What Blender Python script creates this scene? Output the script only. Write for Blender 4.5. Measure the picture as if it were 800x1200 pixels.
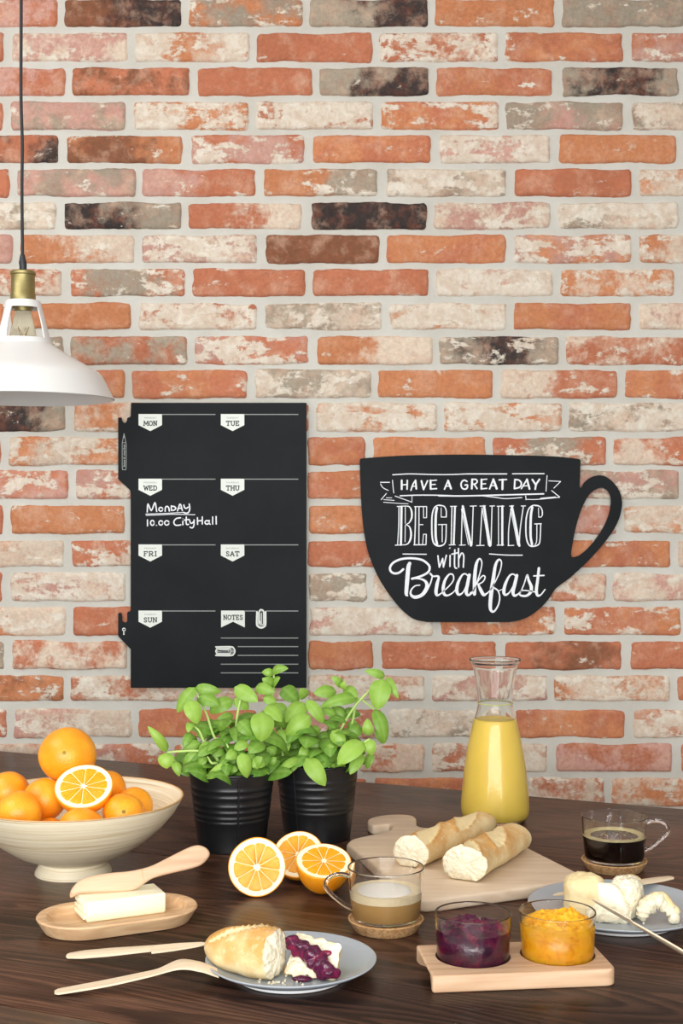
import bpy, bmesh, math, random
from math import pi, sin, cos, tan, atan2, sqrt, radians
from mathutils import Vector, Matrix, noise
from mathutils.geometry import tessellate_polygon

for o in list(bpy.data.objects):
    bpy.data.objects.remove(o)
SC = bpy.context.scene
COL = SC.collection
V = Vector

# ------------------------------------------------------------------ camera, world, lights, exposure
F = 1590.0            # focal length in pixels of the 800x1200 frame
CZ = 1.25             # camera height
TZ = 0.75             # table top
H = CZ - TZ
DW = 2.95             # distance to the brick wall
cam = bpy.data.cameras.new('camera')
cam.sensor_fit = 'HORIZONTAL'
cam.sensor_width = 36.0
cam.lens = 36.0 * F / 800.0
cam_o = bpy.data.objects.new('camera', cam)
COL.objects.link(cam_o)
cam_o.location = (0, 0, CZ)
cam_o.rotation_euler = (pi / 2, 0, 0)
SC.camera = cam_o

SC.view_settings.view_transform = 'Standard'
SC.view_settings.look = 'None'
SC.view_settings.gamma = 1.0
SC.view_settings.use_curve_mapping = False
SC.view_settings.exposure = -0.10

world = bpy.data.worlds.new('daylight')
SC.world = world
world.use_nodes = True
wb = world.node_tree.nodes['Background']
wb.inputs[0].default_value = (0.985, 1.0, 1.0, 1)
wb.inputs[1].default_value = 0.40


def area(name, loc, target, sx, sy, watts, color=(1, 1, 1)):
    l = bpy.data.lights.new(name, 'AREA')
    l.shape = 'RECTANGLE'
    l.size, l.size_y = sx, sy
    l.energy = watts
    l.color = color
    o = bpy.data.objects.new(name, l)
    COL.objects.link(o)
    o.location = loc
    o.rotation_euler = (V(target) - V(loc)).to_track_quat('-Z', 'Y').to_euler()
    return o


# tall window bays behind the camera, and a big added fill light high over the left of the room
for k in range(9):
    x = -1.75 + 0.37 * k
    area('window_daylight', (x, -1.3, 1.45), (x, 2.0, 1.15), 0.21, 1.5, 16, (0.985, 1.0, 1.0))
area('added_top_fill', (-1.35, 1.45, 2.66), (-0.1, 2.1, 0.9), 1.5, 1.2, 27, (1.0, 1.0, 0.985))

SC.cycles.max_bounces = 14
SC.cycles.transmission_bounces = 12
SC.cycles.transparent_max_bounces = 12
SC.cycles.glossy_bounces = 6
SC.cycles.diffuse_bounces = 4

# ------------------------------------------------------------------ pixel helpers (800x1200 frame -> room metres)
def at(x, y, z=0.0):
    "point at height z above the table top that the photo shows at pixel x, y"
    d = F * (H - z) / (y - 600.0)
    return V(((x - 400.0) / F * d, d, TZ + z))


def ray(x, y, d):
    return V(((x - 400.0) / F * d, d, CZ - (y - 600.0) / F * d))


def onwall(x, y, d):
    return ((x - 400.0) / F * d, CZ - (y - 600.0) / F * d)


# ------------------------------------------------------------------ mesh helpers
def obj(name, vf, material, parent=None, loc=None, rot=None, smooth=True, angle=40):
    verts, faces = vf
    me = bpy.data.meshes.new(name)
    me.from_pydata([tuple(v) for v in verts], [], faces)
    me.validate()
    if smooth:
        me.shade_smooth()
        if angle is not None:
            me.set_sharp_from_angle(angle=radians(angle))
    if material:
        me.materials.append(material)
    o = bpy.data.objects.new(name, me)
    COL.objects.link(o)
    if parent:
        o.parent = parent
    if loc is not None:
        o.location = loc
    if rot is not None:
        o.rotation_euler = rot
    return o


def tag(o, label, cat, group=None, kind=None):
    o['label'] = label
    o['category'] = cat
    if group:
        o['group'] = group
    if kind:
        o['kind'] = kind
    return o


def thing(name, label, cat, loc=(0, 0, 0), rot=(0, 0, 0), group=None):
    o = bpy.data.objects.new(name, None)
    o.empty_display_size = 0.05
    COL.objects.link(o)
    o.location = loc
    o.rotation_euler = rot
    return tag(o, label, cat, group)


def structure(name, vf, material, parent=None, **k):
    o = obj(name, vf, material, parent, **k)
    if not parent:
        o['kind'] = 'structure'
    return o


def join(*vfs):
    V_, F_ = [], []
    for v, f in vfs:
        n = len(V_)
        V_ += list(v)
        F_ += [tuple(i + n for i in q) for q in f]
    return V_, F_


def xf(vf, m):
    return [m @ V(v) for v in vf[0]], vf[1]


def lathe(prof, n=64, fn=None, closed=False):
    "prof: (r, z) from the axis or open end to the other; closed joins last to first"
    verts, faces, idx = [], [], []
    for r, z in prof:
        if r <= 1e-7:
            idx.append([len(verts)])
            verts.append(V((0, 0, z)))
        else:
            row = []
            for k in range(n):
                a = 2 * pi * k / n
                row.append(len(verts))
                verts.append(V((r * cos(a), r * sin(a), z)))
            idx.append(row)
    pairs = list(zip(idx[:-1], idx[1:]))
    if closed:
        pairs.append((idx[-1], idx[0]))
    for a, b in pairs:
        for k in range(n):
            k2 = (k + 1) % n
            if len(a) == 1 and len(b) == 1:
                continue
            if len(a) == 1:
                faces.append((a[0], b[k2], b[k]))
            elif len(b) == 1:
                faces.append((a[k], a[k2], b[0]))
            else:
                faces.append((a[k], a[k2], b[k2], b[k]))
    if fn:
        verts = [fn(v) for v in verts]
    return verts, faces


def tight(prof, eps=.0005):
    "extra rings close to every corner of a profile, so smooth shading stays local"
    out = []
    n = len(prof)
    for i in range(n):
        p = prof[i]
        out.append(p)
        if i < n - 1:
            q = prof[i + 1]
            l = math.hypot(q[0] - p[0], q[1] - p[1])
            if l > 4 * eps:
                for t in (eps / l, 1 - eps / l):
                    out.append((p[0] + (q[0] - p[0]) * t, p[1] + (q[1] - p[1]) * t))
    return out


def catmull(pts, n=6, closed=False):
    pts = [V(p) for p in pts]
    out = []
    m = len(pts)
    rng = range(m) if closed else range(m - 1)
    for i in rng:
        if closed:
            p0, p1, p2, p3 = pts[i - 1], pts[i], pts[(i + 1) % m], pts[(i + 2) % m]
        else:
            p0 = pts[i - 1] if i else pts[0] * 2 - pts[1]
            p1, p2 = pts[i], pts[i + 1]
            p3 = pts[i + 2] if i + 2 < m else pts[-1] * 2 - pts[-2]
        for k in range(n):
            t = k / n
            out.append(0.5 * ((2 * p1) + (p2 - p0) * t + (2 * p0 - 5 * p1 + 4 * p2 - p3) * t * t + (3 * p1 - p0 - 3 * p2 + p3) * t ** 3))
    if not closed:
        out.append(pts[-1])
    return out


def tube(pts, rad, n=12, round_caps=True, flat=1.0, up=None):
    pts = [V(p) for p in pts]
    m = len(pts)
    rads = list(rad) if hasattr(rad, '__len__') else [rad] * m
    if round_caps:
        a, b = pts[0], pts[-1]
        da, db = (pts[0] - pts[1]).normalized(), (pts[-1] - pts[-2]).normalized()
        ra, rb = rads[0], rads[-1]
        pre = [(a + da * ra * sin(t), ra * cos(t)) for t in (radians(80), radians(55), radians(28))]
        post = [(b + db * rb * sin(t), rb * cos(t)) for t in (radians(28), radians(55), radians(80))]
        pts = [p for p, _ in pre] + pts + [p for p, _ in post]
        rads = [r for _, r in pre] + rads + [r for _, r in post]
        m = len(pts)
    verts, faces = [], []
    nrm = None
    for i in range(m):
        t = (pts[min(i + 1, m - 1)] - pts[max(i - 1, 0)]).normalized()
        if nrm is None:
            ref = V(up) if up else (V((0, 0, 1)) if abs(t.z) < 0.9 else V((1, 0, 0)))
            nrm = (ref - t * ref.dot(t)).normalized()
        else:
            nrm = (nrm - t * nrm.dot(t)).normalized()
        bi = t.cross(nrm)
        for k in range(n):
            a = 2 * pi * k / n
            verts.append(pts[i] + nrm * (cos(a) * rads[i] * flat) + bi * (sin(a) * rads[i]))
    for i in range(m - 1):
        for k in range(n):
            k2 = (k + 1) % n
            faces.append((i * n + k, i * n + k2, (i + 1) * n + k2, (i + 1) * n + k))
    faces.append(tuple(range(n - 1, -1, -1)))
    faces.append(tuple((m - 1) * n + k for k in range(n)))
    return verts, faces


def area2(p):
    return 0.5 * sum(p[i - 1][0] * p[i][1] - p[i][0] * p[i - 1][1] for i in range(len(p)))


def normals2(p):
    "outward vertex normals (mitred) of a counter-clockwise outline"
    n = len(p)
    out = []
    for i in range(n):
        a, b, c = V(p[i - 1][:2]), V(p[i][:2]), V(p[(i + 1) % n][:2])
        e1, e2 = (b - a).normalized(), (c - b).normalized()
        n1, n2 = V((e1.y, -e1.x)), V((e2.y, -e2.x))
        s = n1 + n2
        if s.length < 1e-6:
            s = n1
        s.normalize()
        out.append(s / max(0.4, s.dot(n1)))
    return out


def loft(outline, rings, caps=(True, True)):
    "outline: counter-clockwise 2-D points; rings: (outward offset, z) from bottom to top"
    p = [V((q[0], q[1])) for q in outline]
    if area2(p) < 0:
        p.reverse()
    nn = normals2(p)
    n = len(p)
    verts, faces = [], []
    for off, z in rings:
        for q, m in zip(p, nn):
            verts.append(V((q.x + m.x * off, q.y + m.y * off, z)))
    for i in range(len(rings) - 1):
        for k in range(n):
            k2 = (k + 1) % n
            faces.append((i * n + k, i * n + k2, (i + 1) * n + k2, (i + 1) * n + k))
    for which, i in ((0, 0), (1, len(rings) - 1)):
        if not caps[which]:
            continue
        base = i * n
        for t in tessellate_polygon([[verts[base + k] for k in range(n)]]):
            a, b, c = (verts[base + j] for j in t)
            up = (b - a).cross(c - a).z > 0
            t = tuple(base + j for j in t)
            faces.append(t if up == bool(which) else t[::-1])
    return verts, faces


def rounded(b, h, s=3):
    "rings of a slab of height h with edges rounded by b"
    r = []
    for k in range(s + 1):
        a = pi / 2 * k / s
        r.append((-b + b * sin(a), b - b * cos(a)))
    for k in range(s + 1):
        a = pi / 2 * k / s
        r.append((-b + b * cos(a), h - b + b * sin(a)))
    return r


def round_poly(pts, rad, s=5):
    "round the corners of a polygon; rad is one radius or one per corner"
    out = []
    n = len(pts)
    for i in range(n):
        r = rad[i] if hasattr(rad, '__len__') else rad
        a, b, c = V(pts[i - 1]), V(pts[i]), V(pts[(i + 1) % n])
        if r <= 0:
            out.append(b)
            continue
        r1 = min(r, (a - b).length * .49, (c - b).length * .49)
        p, q = b + (a - b).normalized() * r1, b + (c - b).normalized() * r1
        for k in range(s + 1):
            t = k / s
            out.append(p * (1 - t) ** 2 + b * 2 * t * (1 - t) + q * t * t)
    return out


def plate2(outer, holes, y0, y1):
    "slab standing on the wall plane (x, z outline), thickness from y0 (front) to y1 (back)"
    loops = [outer] + holes
    flat = [q for l in loops for q in l]
    tri = tessellate_polygon([[V((q[0], q[1], 0)) for q in l] for l in loops])
    n = len(flat)
    verts = [V((q[0], y0, q[1])) for q in flat] + [V((q[0], y1, q[1])) for q in flat]
    faces = []
    for t in tri:
        a, b, c = (flat[j] for j in t)
        ccw = (b[0] - a[0]) * (c[1] - a[1]) - (b[1] - a[1]) * (c[0] - a[0]) > 0
        t = t if ccw else t[::-1]
        faces.append(tuple(t))
        faces.append(tuple(j + n for j in t[::-1]))
    base = 0
    for li, l in enumerate(loops):
        m = len(l)
        ccw = (area2(l) > 0) == (li == 0)
        for k in range(m):
            a, b = base + k, base + (k + 1) % m
            q = (a, a + n, b + n, b)
            faces.append(q if ccw else q[::-1])
        base += m
    return verts, faces


def box(x0, x1, y0, y1, z0, z1, b=0.0):
    if b:
        return xf(loft([(x0 + b * .0, y0), (x1, y0), (x1, y1), (x0, y1)], rounded(b, z1 - z0, 2)), Matrix.Translation((0, 0, z0)))
    v = [V((x, y, z)) for z in (z0, z1) for x, y in ((x0, y0), (x1, y0), (x1, y1), (x0, y1))]
    return v, [(3, 2, 1, 0), (4, 5, 6, 7), (0, 1, 5, 4), (1, 2, 6, 5), (2, 3, 7, 6), (3, 0, 4, 7)]


def sphere(r, nu=40, nv=24, fn=None, scale=(1, 1, 1)):
    prof = [(r * sin(pi * k / nv), -r * cos(pi * k / nv)) for k in range(nv + 1)]
    prof[0] = (0, -r)
    prof[-1] = (0, r)
    v, f = lathe(prof, nu)
    v = [V((p.x * scale[0], p.y * scale[1], p.z * scale[2])) for p in v]
    if fn:
        v = [fn(p) for p in v]
    return v, f


def fbm(p, sc=1.0, oct=3):
    s, a, t = 0.0, 1.0, 0.0
    p = V(p) * sc
    for _ in range(oct):
        s += a * noise.noise(p)
        t += a
        p = p * 2.03 + V((7.1, 3.3, 1.7))
        a *= .5
    return s / t


def rough(vf, amp, sc, oct=3, seed=0.0):
    "push points about by smooth noise"
    o = V((seed, seed * 1.7, seed * .6))
    return [v + V((fbm(v + o, sc, oct), fbm(v + o + V((31, 0, 0)), sc, oct), fbm(v + o + V((0, 57, 0)), sc, oct))) * amp for v in vf[0]], vf[1]


# ------------------------------------------------------------------ material helpers
def lin(c):
    return tuple(((x / 255) / 12.92 if x / 255 <= .04045 else ((x / 255 + .055) / 1.055) ** 2.4) for x in c[:3]) + (1.0,)


class Mat:
    def __init__(self, name):
        self.m = bpy.data.materials.new(name)
        self.m.use_nodes = True
        self.nt = self.m.node_tree
        self.b = self.nt.nodes['Principled BSDF']
        self.out = self.nt.nodes['Material Output']

    def node(self, typ, ins=None, **props):
        n = self.nt.nodes.new(typ)
        for k, v in props.items():
            setattr(n, k, v)
        for k, v in (ins or {}).items():
            self.set(n.inputs[k], v)
        return n

    def set(self, s, v):
        if isinstance(v, bpy.types.NodeSocket):
            self.nt.links.new(v, s)
        else:
            s.default_value = v

    def p(self, **k):
        for key, v in k.items():
            self.set(self.b.inputs[key.replace('_', ' ')], v)
        return self

    def coord(self, scale=(1, 1, 1), which='Object', rot=(0, 0, 0)):
        t = self.node('ShaderNodeTexCoord')
        return self.node('ShaderNodeMapping', {'Vector': t.outputs[which], 'Scale': scale, 'Rotation': rot}).outputs[0]

    def noise(self, vec, scale, detail=4, rough=.55, dist=0):
        return self.node('ShaderNodeTexNoise', {'Vector': vec, 'Scale': scale, 'Detail': detail, 'Roughness': rough, 'Distortion': dist}).outputs[0]

    def math(self, op, a, b=0.0, clamp=False):
        return self.node('ShaderNodeMath', {0: a, 1: b}, operation=op, use_clamp=clamp).outputs[0]

    def step(self, x, lo, hi, a=0.0, b=1.0):
        return self.node('ShaderNodeMapRange', {'Value': x, 'From Min': lo, 'From Max': hi, 'To Min': a, 'To Max': b}, interpolation_type='SMOOTHSTEP').outputs[0]

    def mix(self, f, a, b, blend='MIX'):
        n = self.node('ShaderNodeMix', data_type='RGBA', blend_type=blend)
        self.set(n.inputs[0], f)
        self.set(n.inputs[6], a)
        self.set(n.inputs[7], b)
        return n.outputs[2]

    def ramp(self, f, stops):
        n = self.node('ShaderNodeValToRGB', {0: f})
        e = n.color_ramp.elements
        while len(e) < len(stops):
            e.new(.5)
        for q, (t, c) in zip(e, stops):
            q.position = t
            q.color = c
        return n.outputs[0]

    def bump(self, h, strength=.3, dist=.002):
        n = self.node('ShaderNodeBump', {'Height': h, 'Strength': strength, 'Distance': dist})
        self.nt.links.new(n.outputs[0], self.b.inputs['Normal'])
        return self

    def attr(self, name):
        return self.node('ShaderNodeAttribute', attribute_name=name)


def plain(name, c, rough=.5, metal=0.0, var=0.0, sc=30.0, bump=0.0, spec=.5, **kw):
    m = Mat(name)
    col = lin(c)
    if var or bump:
        n = m.noise(m.coord(), sc, 5, .6)
        if var:
            d = tuple(x * (1 - var) for x in col[:3]) + (1,)
            l = tuple(min(1, x * (1 + var)) for x in col[:3]) + (1,)
            col = m.ramp(n, [(.3, d), (.7, l)])
        if bump:
            m.bump(n, bump)
    m.p(Base_Color=col, Roughness=rough, Metallic=metal, Specular_IOR_Level=spec, **kw)
    return m.m


def wood(name, light, dark, axis=0, ring=26.0, stretch=9.0, rough=.5, contrast=1.0, bump=.08):
    "planed timber, grain along the given local axis"
    m = Mat(name)
    s = [1, 1, 1]
    s[axis] = 1.0 / stretch
    v = m.coord(tuple(s))
    big = m.noise(v, 15.0, 3, .5)
    rings = m.math('SINE', m.math('MULTIPLY', big, ring * 6.28))
    rings = m.step(rings, -1, 1)
    fine = m.noise(v, 260.0, 3, .6)
    f = m.math('ADD', m.math('MULTIPLY', rings, .45 * contrast), m.math('MULTIPLY', fine, .6), True)
    m.p(Base_Color=m.mix(f, lin(light), lin(dark)), Roughness=rough)
    m.bump(fine, bump, .001)
    return m.m


M = {}
# ------------------------------------------------------------------ materials
# old brick: colours ride on each brick, weathering is noise
m = Mat('reclaimed_brick')
pos = m.node('ShaderNodeTexCoord').outputs['Object']
par = m.node('ShaderNodeSeparateColor', {0: m.attr('params').outputs['Color']})
white, wsec, seed = par.outputs[0], par.outputs[1], par.outputs[2]
vec = m.node('ShaderNodeVectorMath', {0: pos, 1: m.node('ShaderNodeCombineXYZ', {0: m.math('MULTIPLY', seed, 40), 1: m.math('MULTIPLY', seed, 23), 2: m.math('MULTIPLY', seed, 11)}).outputs[0]}, operation='ADD').outputs[0]
n1 = m.noise(vec, 12, 5, .6, .2)
n2 = m.noise(vec, 22, 7, .68, .2)
n3 = m.noise(vec, 120, 4, .7)
n4 = m.noise(vec, 34, 5, .62, .6)
vst = m.node('ShaderNodeMapping', {'Vector': vec, 'Scale': (.55, 1, 1.25)}).outputs[0]
n5 = m.noise(vst, 24, 8, .62, .35)
n6 = m.noise(vec, 60, 6, .7, .2)
col = m.mix(m.step(m.math('ADD', m.math('ADD', n1, m.math('MULTIPLY', m.math('SUBTRACT', n6, .5), .35)), m.math('MULTIPLY', m.math('SUBTRACT', wsec, .5), .55)), .40, .60), m.attr('base').outputs['Color'], m.attr('second').outputs['Color'])
col = m.mix(m.math('MULTIPLY', m.step(n4, .40, .74), .26), col, lin((168, 96, 70)), 'MIX')
col = m.mix(m.math('MULTIPLY', m.step(n2, .46, .70), .42), col, lin((214, 178, 154)))
col = m.mix(m.math('MULTIPLY', m.step(n6, .58, .74), .38), col, lin((112, 82, 68)))
col = m.mix(1.0, col, m.ramp(n3, [(.3, (.84, .83, .82, 1)), (.7, (1.12, 1.12, 1.11, 1))]), 'MULTIPLY')
thr = m.math('SUBTRACT', 0.660, m.math('MULTIPLY', white, 0.26))
wn = m.math('ADD', m.math('MULTIPLY', n5, .72), m.math('MULTIPLY', n6, .28))
wfac = m.step(m.math('SUBTRACT', wn, thr), -.025, .035)
wcol = m.mix(m.step(n4, .35, .65), lin((220, 213, 199)), lin((206, 190, 172)))
wcol = m.mix(1.0, wcol, m.ramp(n3, [(.3, (.90, .89, .88, 1)), (.7, (1.07, 1.07, 1.07, 1))]), 'MULTIPLY')
col = m.mix(m.math('MULTIPLY', wfac, m.step(n6, .28, .46, .55, .95)), col, wcol)
m.p(Base_Color=col, Roughness=.9, Specular_IOR_Level=.15)
m.bump(m.math('ADD', m.math('MULTIPLY', n3, .6), m.math('ADD', n2, m.math('MULTIPLY', wfac, .25))), .55, .004)
M['brick'] = m.m

m = Mat('lime_mortar')
v = m.coord()
a, b = m.noise(v, 9, 5, .6), m.noise(v, 160, 4, .7)
m.p(Base_Color=m.mix(m.math('MULTIPLY', b, .6), m.mix(m.step(a, .35, .65), lin((198, 196, 188)), lin((186, 183, 173))), lin((206, 204, 197))), Roughness=.95, Specular_IOR_Level=.1)
m.bump(m.math('ADD', a, m.math('MULTIPLY', b, .5)), .5, .004)
M['mortar'] = m.m

# dark stained pine, grain along local x
m = Mat('dark_stained_pine')
tc = m.node('ShaderNodeTexCoord').outputs['Object']
v = m.node('ShaderNodeMapping', {'Vector': tc, 'Scale': (.32, 2.6, 2.6)}).outputs[0]
big = m.noise(v, 2.3, 2, .45, .25)
wob = m.noise(m.node('ShaderNodeMapping', {'Vector': tc, 'Scale': (1.2, 9, 9)}).outputs[0], 6, 4, .6)
s = m.math('ADD', m.math('MULTIPLY', big, 38), m.math('MULTIPLY', wob, .7))
saw = m.math('FRACT', s)
ring = m.math('MULTIPLY', m.step(saw, .0, .72), m.step(saw, .99, .80))
fib = m.noise(m.node('ShaderNodeMapping', {'Vector': tc, 'Scale': (3, 140, 60)}).outputs[0], 3, 4, .65)
tone = m.noise(v, 1.3, 3, .5)
ring = m.math('MULTIPLY', ring, m.step(fib, .25, .7, .55, 1.0))
ring = m.math('MULTIPLY', ring, m.step(tone, .30, .60, .55, 1.0))
c0 = m.mix(m.step(fib, .3, .7), lin((68, 43, 33)), lin((116, 82, 63)))
c0 = m.mix(m.step(tone, .38, .62), c0, lin((58, 38, 30)))
c1 = m.mix(ring, c0, lin((18, 12, 10)))
m.p(Base_Color=c1, Roughness=m.step(fib, .2, .8, .24, .38), Specular_IOR_Level=.12)
m.bump(m.math('ADD', m.math('MULTIPLY', fib, .7), m.math('MULTIPLY', ring, -.5)), .16, .0012)
M['table'] = m.m

M['floor'] = wood('oak_floor', (176, 140, 104), (140, 104, 74), 0, 12, 10, .45)
M['ceiling'] = plain('white_ceiling_paint', (240, 239, 235), .9, var=.01)
M['beech'] = wood('oiled_beech', (222, 188, 154), (188, 148, 114), 0, 11, 10, .48, 1.0)
M['beech_dark'] = wood('warm_beech', (226, 192, 150), (196, 152, 110), 0, 12, 9, .5, .9)
M['maple'] = wood('pale_maple', (226, 206, 182), (206, 180, 150), 0, 8, 9, .5, .8)
M['birch'] = wood('birch_cutlery_wood', (236, 218, 190), (214, 190, 156), 0, 8, 10, .6, .5)
M['cork'] = None
m = Mat('cork')
v = m.coord()
vo = m.node('ShaderNodeTexVoronoi', {'Vector': v, 'Scale': 420}).outputs['Color']
n = m.noise(v, 260, 4, .7)
g = m.node('ShaderNodeSeparateColor', {0: vo}).outputs[0]
m.p(Base_Color=m.mix(m.math('MULTIPLY', n, .35), m.ramp(g, [(0, lin((176, 128, 82))), (.45, lin((206, 164, 114))), (1, lin((222, 184, 136)))]), lin((150, 104, 64))), Roughness=.85, Specular_IOR_Level=.2)
m.bump(n, .35, .001)
M['cork'] = m.m

m = Mat('chalkboard_black')
v = m.coord()
n = m.noise(v, 7, 4, .6)
m.p(Base_Color=m.mix(m.step(n, .3, .75), lin((9, 13, 16)), lin((18, 23, 27))), Roughness=.55, Specular_IOR_Level=.16)
m.bump(m.noise(v, 700, 2, .5), .05, .0006)
M['board'] = m.m
M['paint'] = plain('white_chalk_marker', (232, 236, 240), .8, var=.03, sc=160)
M['print'] = plain('printed_offwhite', (226, 231, 224), .7)
M['print_grey'] = plain('printed_grey', (150, 156, 154), .7)
M['print_mid'] = plain('printed_light_grey', (196, 202, 198), .7)
M['ink'] = plain('printed_black', (30, 34, 36), .7)
M['ink_grey'] = plain('printed_small_grey', (140, 146, 144), .7)

M['enamel'] = plain('white_enamel', (220, 220, 218), .32, spec=.5)
m = Mat('brushed_brass')
n = m.noise(m.coord((1, 1, 30)), 60, 3, .6)
m.p(Base_Color=m.ramp(n, [(.3, lin((148, 136, 90))), (.7, lin((172, 160, 112)))]), Metallic=1.0, Roughness=.46)
M['brass'] = m.m
M['cord'] = plain('black_woven_cord', (44, 46, 48), .8, var=.3, sc=900)
M['rubber'] = plain('black_plastic', (38, 40, 44), .5)

m = Mat('orange_peel')
v = m.coord()
vo = m.node('ShaderNodeTexVoronoi', {'Vector': v, 'Scale': 420}).outputs['Distance']
n = m.noise(v, 28, 4, .5)
m.p(Base_Color=m.mix(m.step(n, .3, .7), lin((253, 152, 20)), lin((255, 174, 42))), Roughness=.36, Specular_IOR_Level=.5, Subsurface_Weight=.12, Subsurface_Radius=(.006, .003, .001), Subsurface_Scale=.5)
m.bump(vo, .22, .0012)
M['peel'] = m.m
m = Mat('orange_pulp')
t = m.node('ShaderNodeTexCoord').outputs['Object']
sp = m.node('ShaderNodeSeparateXYZ', {0: t})
ang = m.math('ARCTAN2', sp.outputs[1], sp.outputs[0])
rad = m.math('SQRT', m.math('ADD', m.math('MULTIPLY', sp.outputs[0], sp.outputs[0]), m.math('MULTIPLY', sp.outputs[1], sp.outputs[1])))
pv = m.node('ShaderNodeCombineXYZ', {0: m.math('MULTIPLY', ang, 6), 1: m.math('MULTIPLY', rad, 60)}).outputs[0]
n = m.noise(pv, 2.2, 5, .6, .5)
m.p(Base_Color=m.ramp(n, [(.3, lin((246, 152, 4))), (.6, lin((253, 174, 20))), (.85, lin((255, 210, 92)))]), Roughness=.22, Subsurface_Weight=.25, Subsurface_Radius=(.01, .005, .001), Subsurface_Scale=.6)
m.bump(n, .5, .002)
M['pulp'] = m.m
M['pith'] = plain('orange_pith', (255, 244, 204), .6, var=.03, sc=200, bump=.15)

m = Mat('spun_bamboo')
t = m.node('ShaderNodeTexCoord').outputs['Object']
sp = m.node('ShaderNodeSeparateXYZ', {0: t})
zz = m.node('ShaderNodeCombineXYZ', {0: m.math('MULTIPLY', sp.outputs[0], 3), 1: m.math('MULTIPLY', sp.outputs[1], 3), 2: m.math('MULTIPLY', sp.outputs[2], 340)}).outputs[0]
n = m.noise(zz, 1.6, 4, .65)
n2 = m.noise(m.coord((6, 6, 40)), 9, 3, .6)
m.p(Base_Color=m.mix(m.math('MULTIPLY', n2, .3), m.ramp(n, [(.30, lin((188, 162, 120))), (.42, lin((230, 216, 184))), (.7, lin((248, 240, 218)))]), lin((214, 190, 148))), Roughness=.45)
m.bump(n, .35, .0015)
M['bamboo'] = m.m
M['bamboo_rim'] = plain('bare_bamboo_edge', (206, 164, 112), .5, var=.15, sc=60)

M['butter'] = plain('butter', (252, 246, 214), .42, var=.015, sc=60, bump=.08, Subsurface_Weight=.2, Subsurface_Radius=(.01, .008, .004), Subsurface_Scale=.4)
M['pot'] = plain('black_lacquered_tin', (22, 23, 25), .34, spec=.5, var=.1)
M['soil'] = plain('potting_soil', (52, 38, 28), .95, var=.4, sc=180, bump=.8)
m = Mat('basil_leaf')
ti = m.attr('tint').outputs['Fac']
v = m.coord()
n = m.noise(v, 60, 4, .6)
c = m.mix(ti, lin((80, 128, 36)), lin((166, 204, 84)))
c = m.mix(m.math('MULTIPLY', n, .4), c, lin((98, 152, 46)))
rib = m.attr('rib').outputs['Fac']
c = m.mix(m.math('MULTIPLY', rib, .35), c, lin((172, 206, 112)))
m.p(Base_Color=c, Roughness=.4, Specular_IOR_Level=.4)
m.bump(n, .2, .002)
tr = m.node('ShaderNodeBsdfTranslucent', {'Color': m.mix(.5, c, lin((160, 200, 70)))})
mx = m.node('ShaderNodeMixShader', {0: .20, 1: m.b.outputs[0], 2: tr.outputs[0]})
m.nt.links.new(mx.outputs[0], m.out.inputs[0])
M['leaf'] = m.m
M['stem'] = plain('basil_stem', (178, 208, 116), .5, var=.06, sc=80)

m = Mat('clear_glass')
m.p(Base_Color=(1, 1, 1, 1), Roughness=0.0, IOR=1.45, Transmission_Weight=1.0)
M['glass'] = m.m
m = Mat('pale_green_glass')
m.p(Base_Color=(.99, .995, .985, 1), Roughness=0.0, IOR=1.3, Transmission_Weight=1.0)
M['glass_green'] = m.m
m = Mat('bulb_glass')
m.p(Base_Color=(.99, .94, .80, 1), Roughness=0.0, IOR=1.2, Transmission_Weight=1.0)
M['bulb'] = m.m
M['filament'] = plain('bulb_filament', (190, 150, 90), .4, 1.0)
M['juice'] = plain('orange_juice', (255, 219, 100), .28, var=.03, sc=14, Subsurface_Weight=.2, Subsurface_Radius=(.01, .008, .002), Subsurface_Scale=.6)
M['coffee'] = plain('black_coffee', (24, 11, 7), .12)
M['crema'] = plain('coffee_crema', (206, 190, 142), .5, var=.12, sc=220, bump=.2)
M['latte'] = plain('milky_coffee', (190, 150, 92), .25, var=.03, sc=30)
M['latte_foam'] = plain('golden_milk_foam', (240, 222, 184), .55, var=.06, sc=260, bump=.25)
M['milk_foam'] = plain('white_milk_foam', (242, 238, 228), .6, var=.02, sc=240, bump=.2)

m = Mat('berry_jam')
n = m.noise(m.coord(), 85, 4, .6, .6)
m.p(Base_Color=m.ramp(n, [(.32, lin((48, 5, 36))), (.54, lin((86, 9, 54))), (.72, lin((136, 20, 58))), (.82, lin((176, 60, 84)))]), Roughness=.13, Subsurface_Weight=.2, Subsurface_Radius=(.008, .002, .003), Subsurface_Scale=.4)
m.bump(n, .5, .003)
M['jam_red'] = m.m
m = Mat('apricot_jam')
n = m.noise(m.coord(), 80, 4, .6, .6)
m.p(Base_Color=m.ramp(n, [(.30, lin((226, 142, 12))), (.46, lin((250, 178, 24))), (.68, lin((253, 192, 42))), (.85, lin((255, 214, 92)))]), Roughness=.16, Subsurface_Weight=.3, Subsurface_Radius=(.012, .006, .001), Subsurface_Scale=.5)
m.bump(n, .5, .003)
M['jam_yellow'] = m.m

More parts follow.
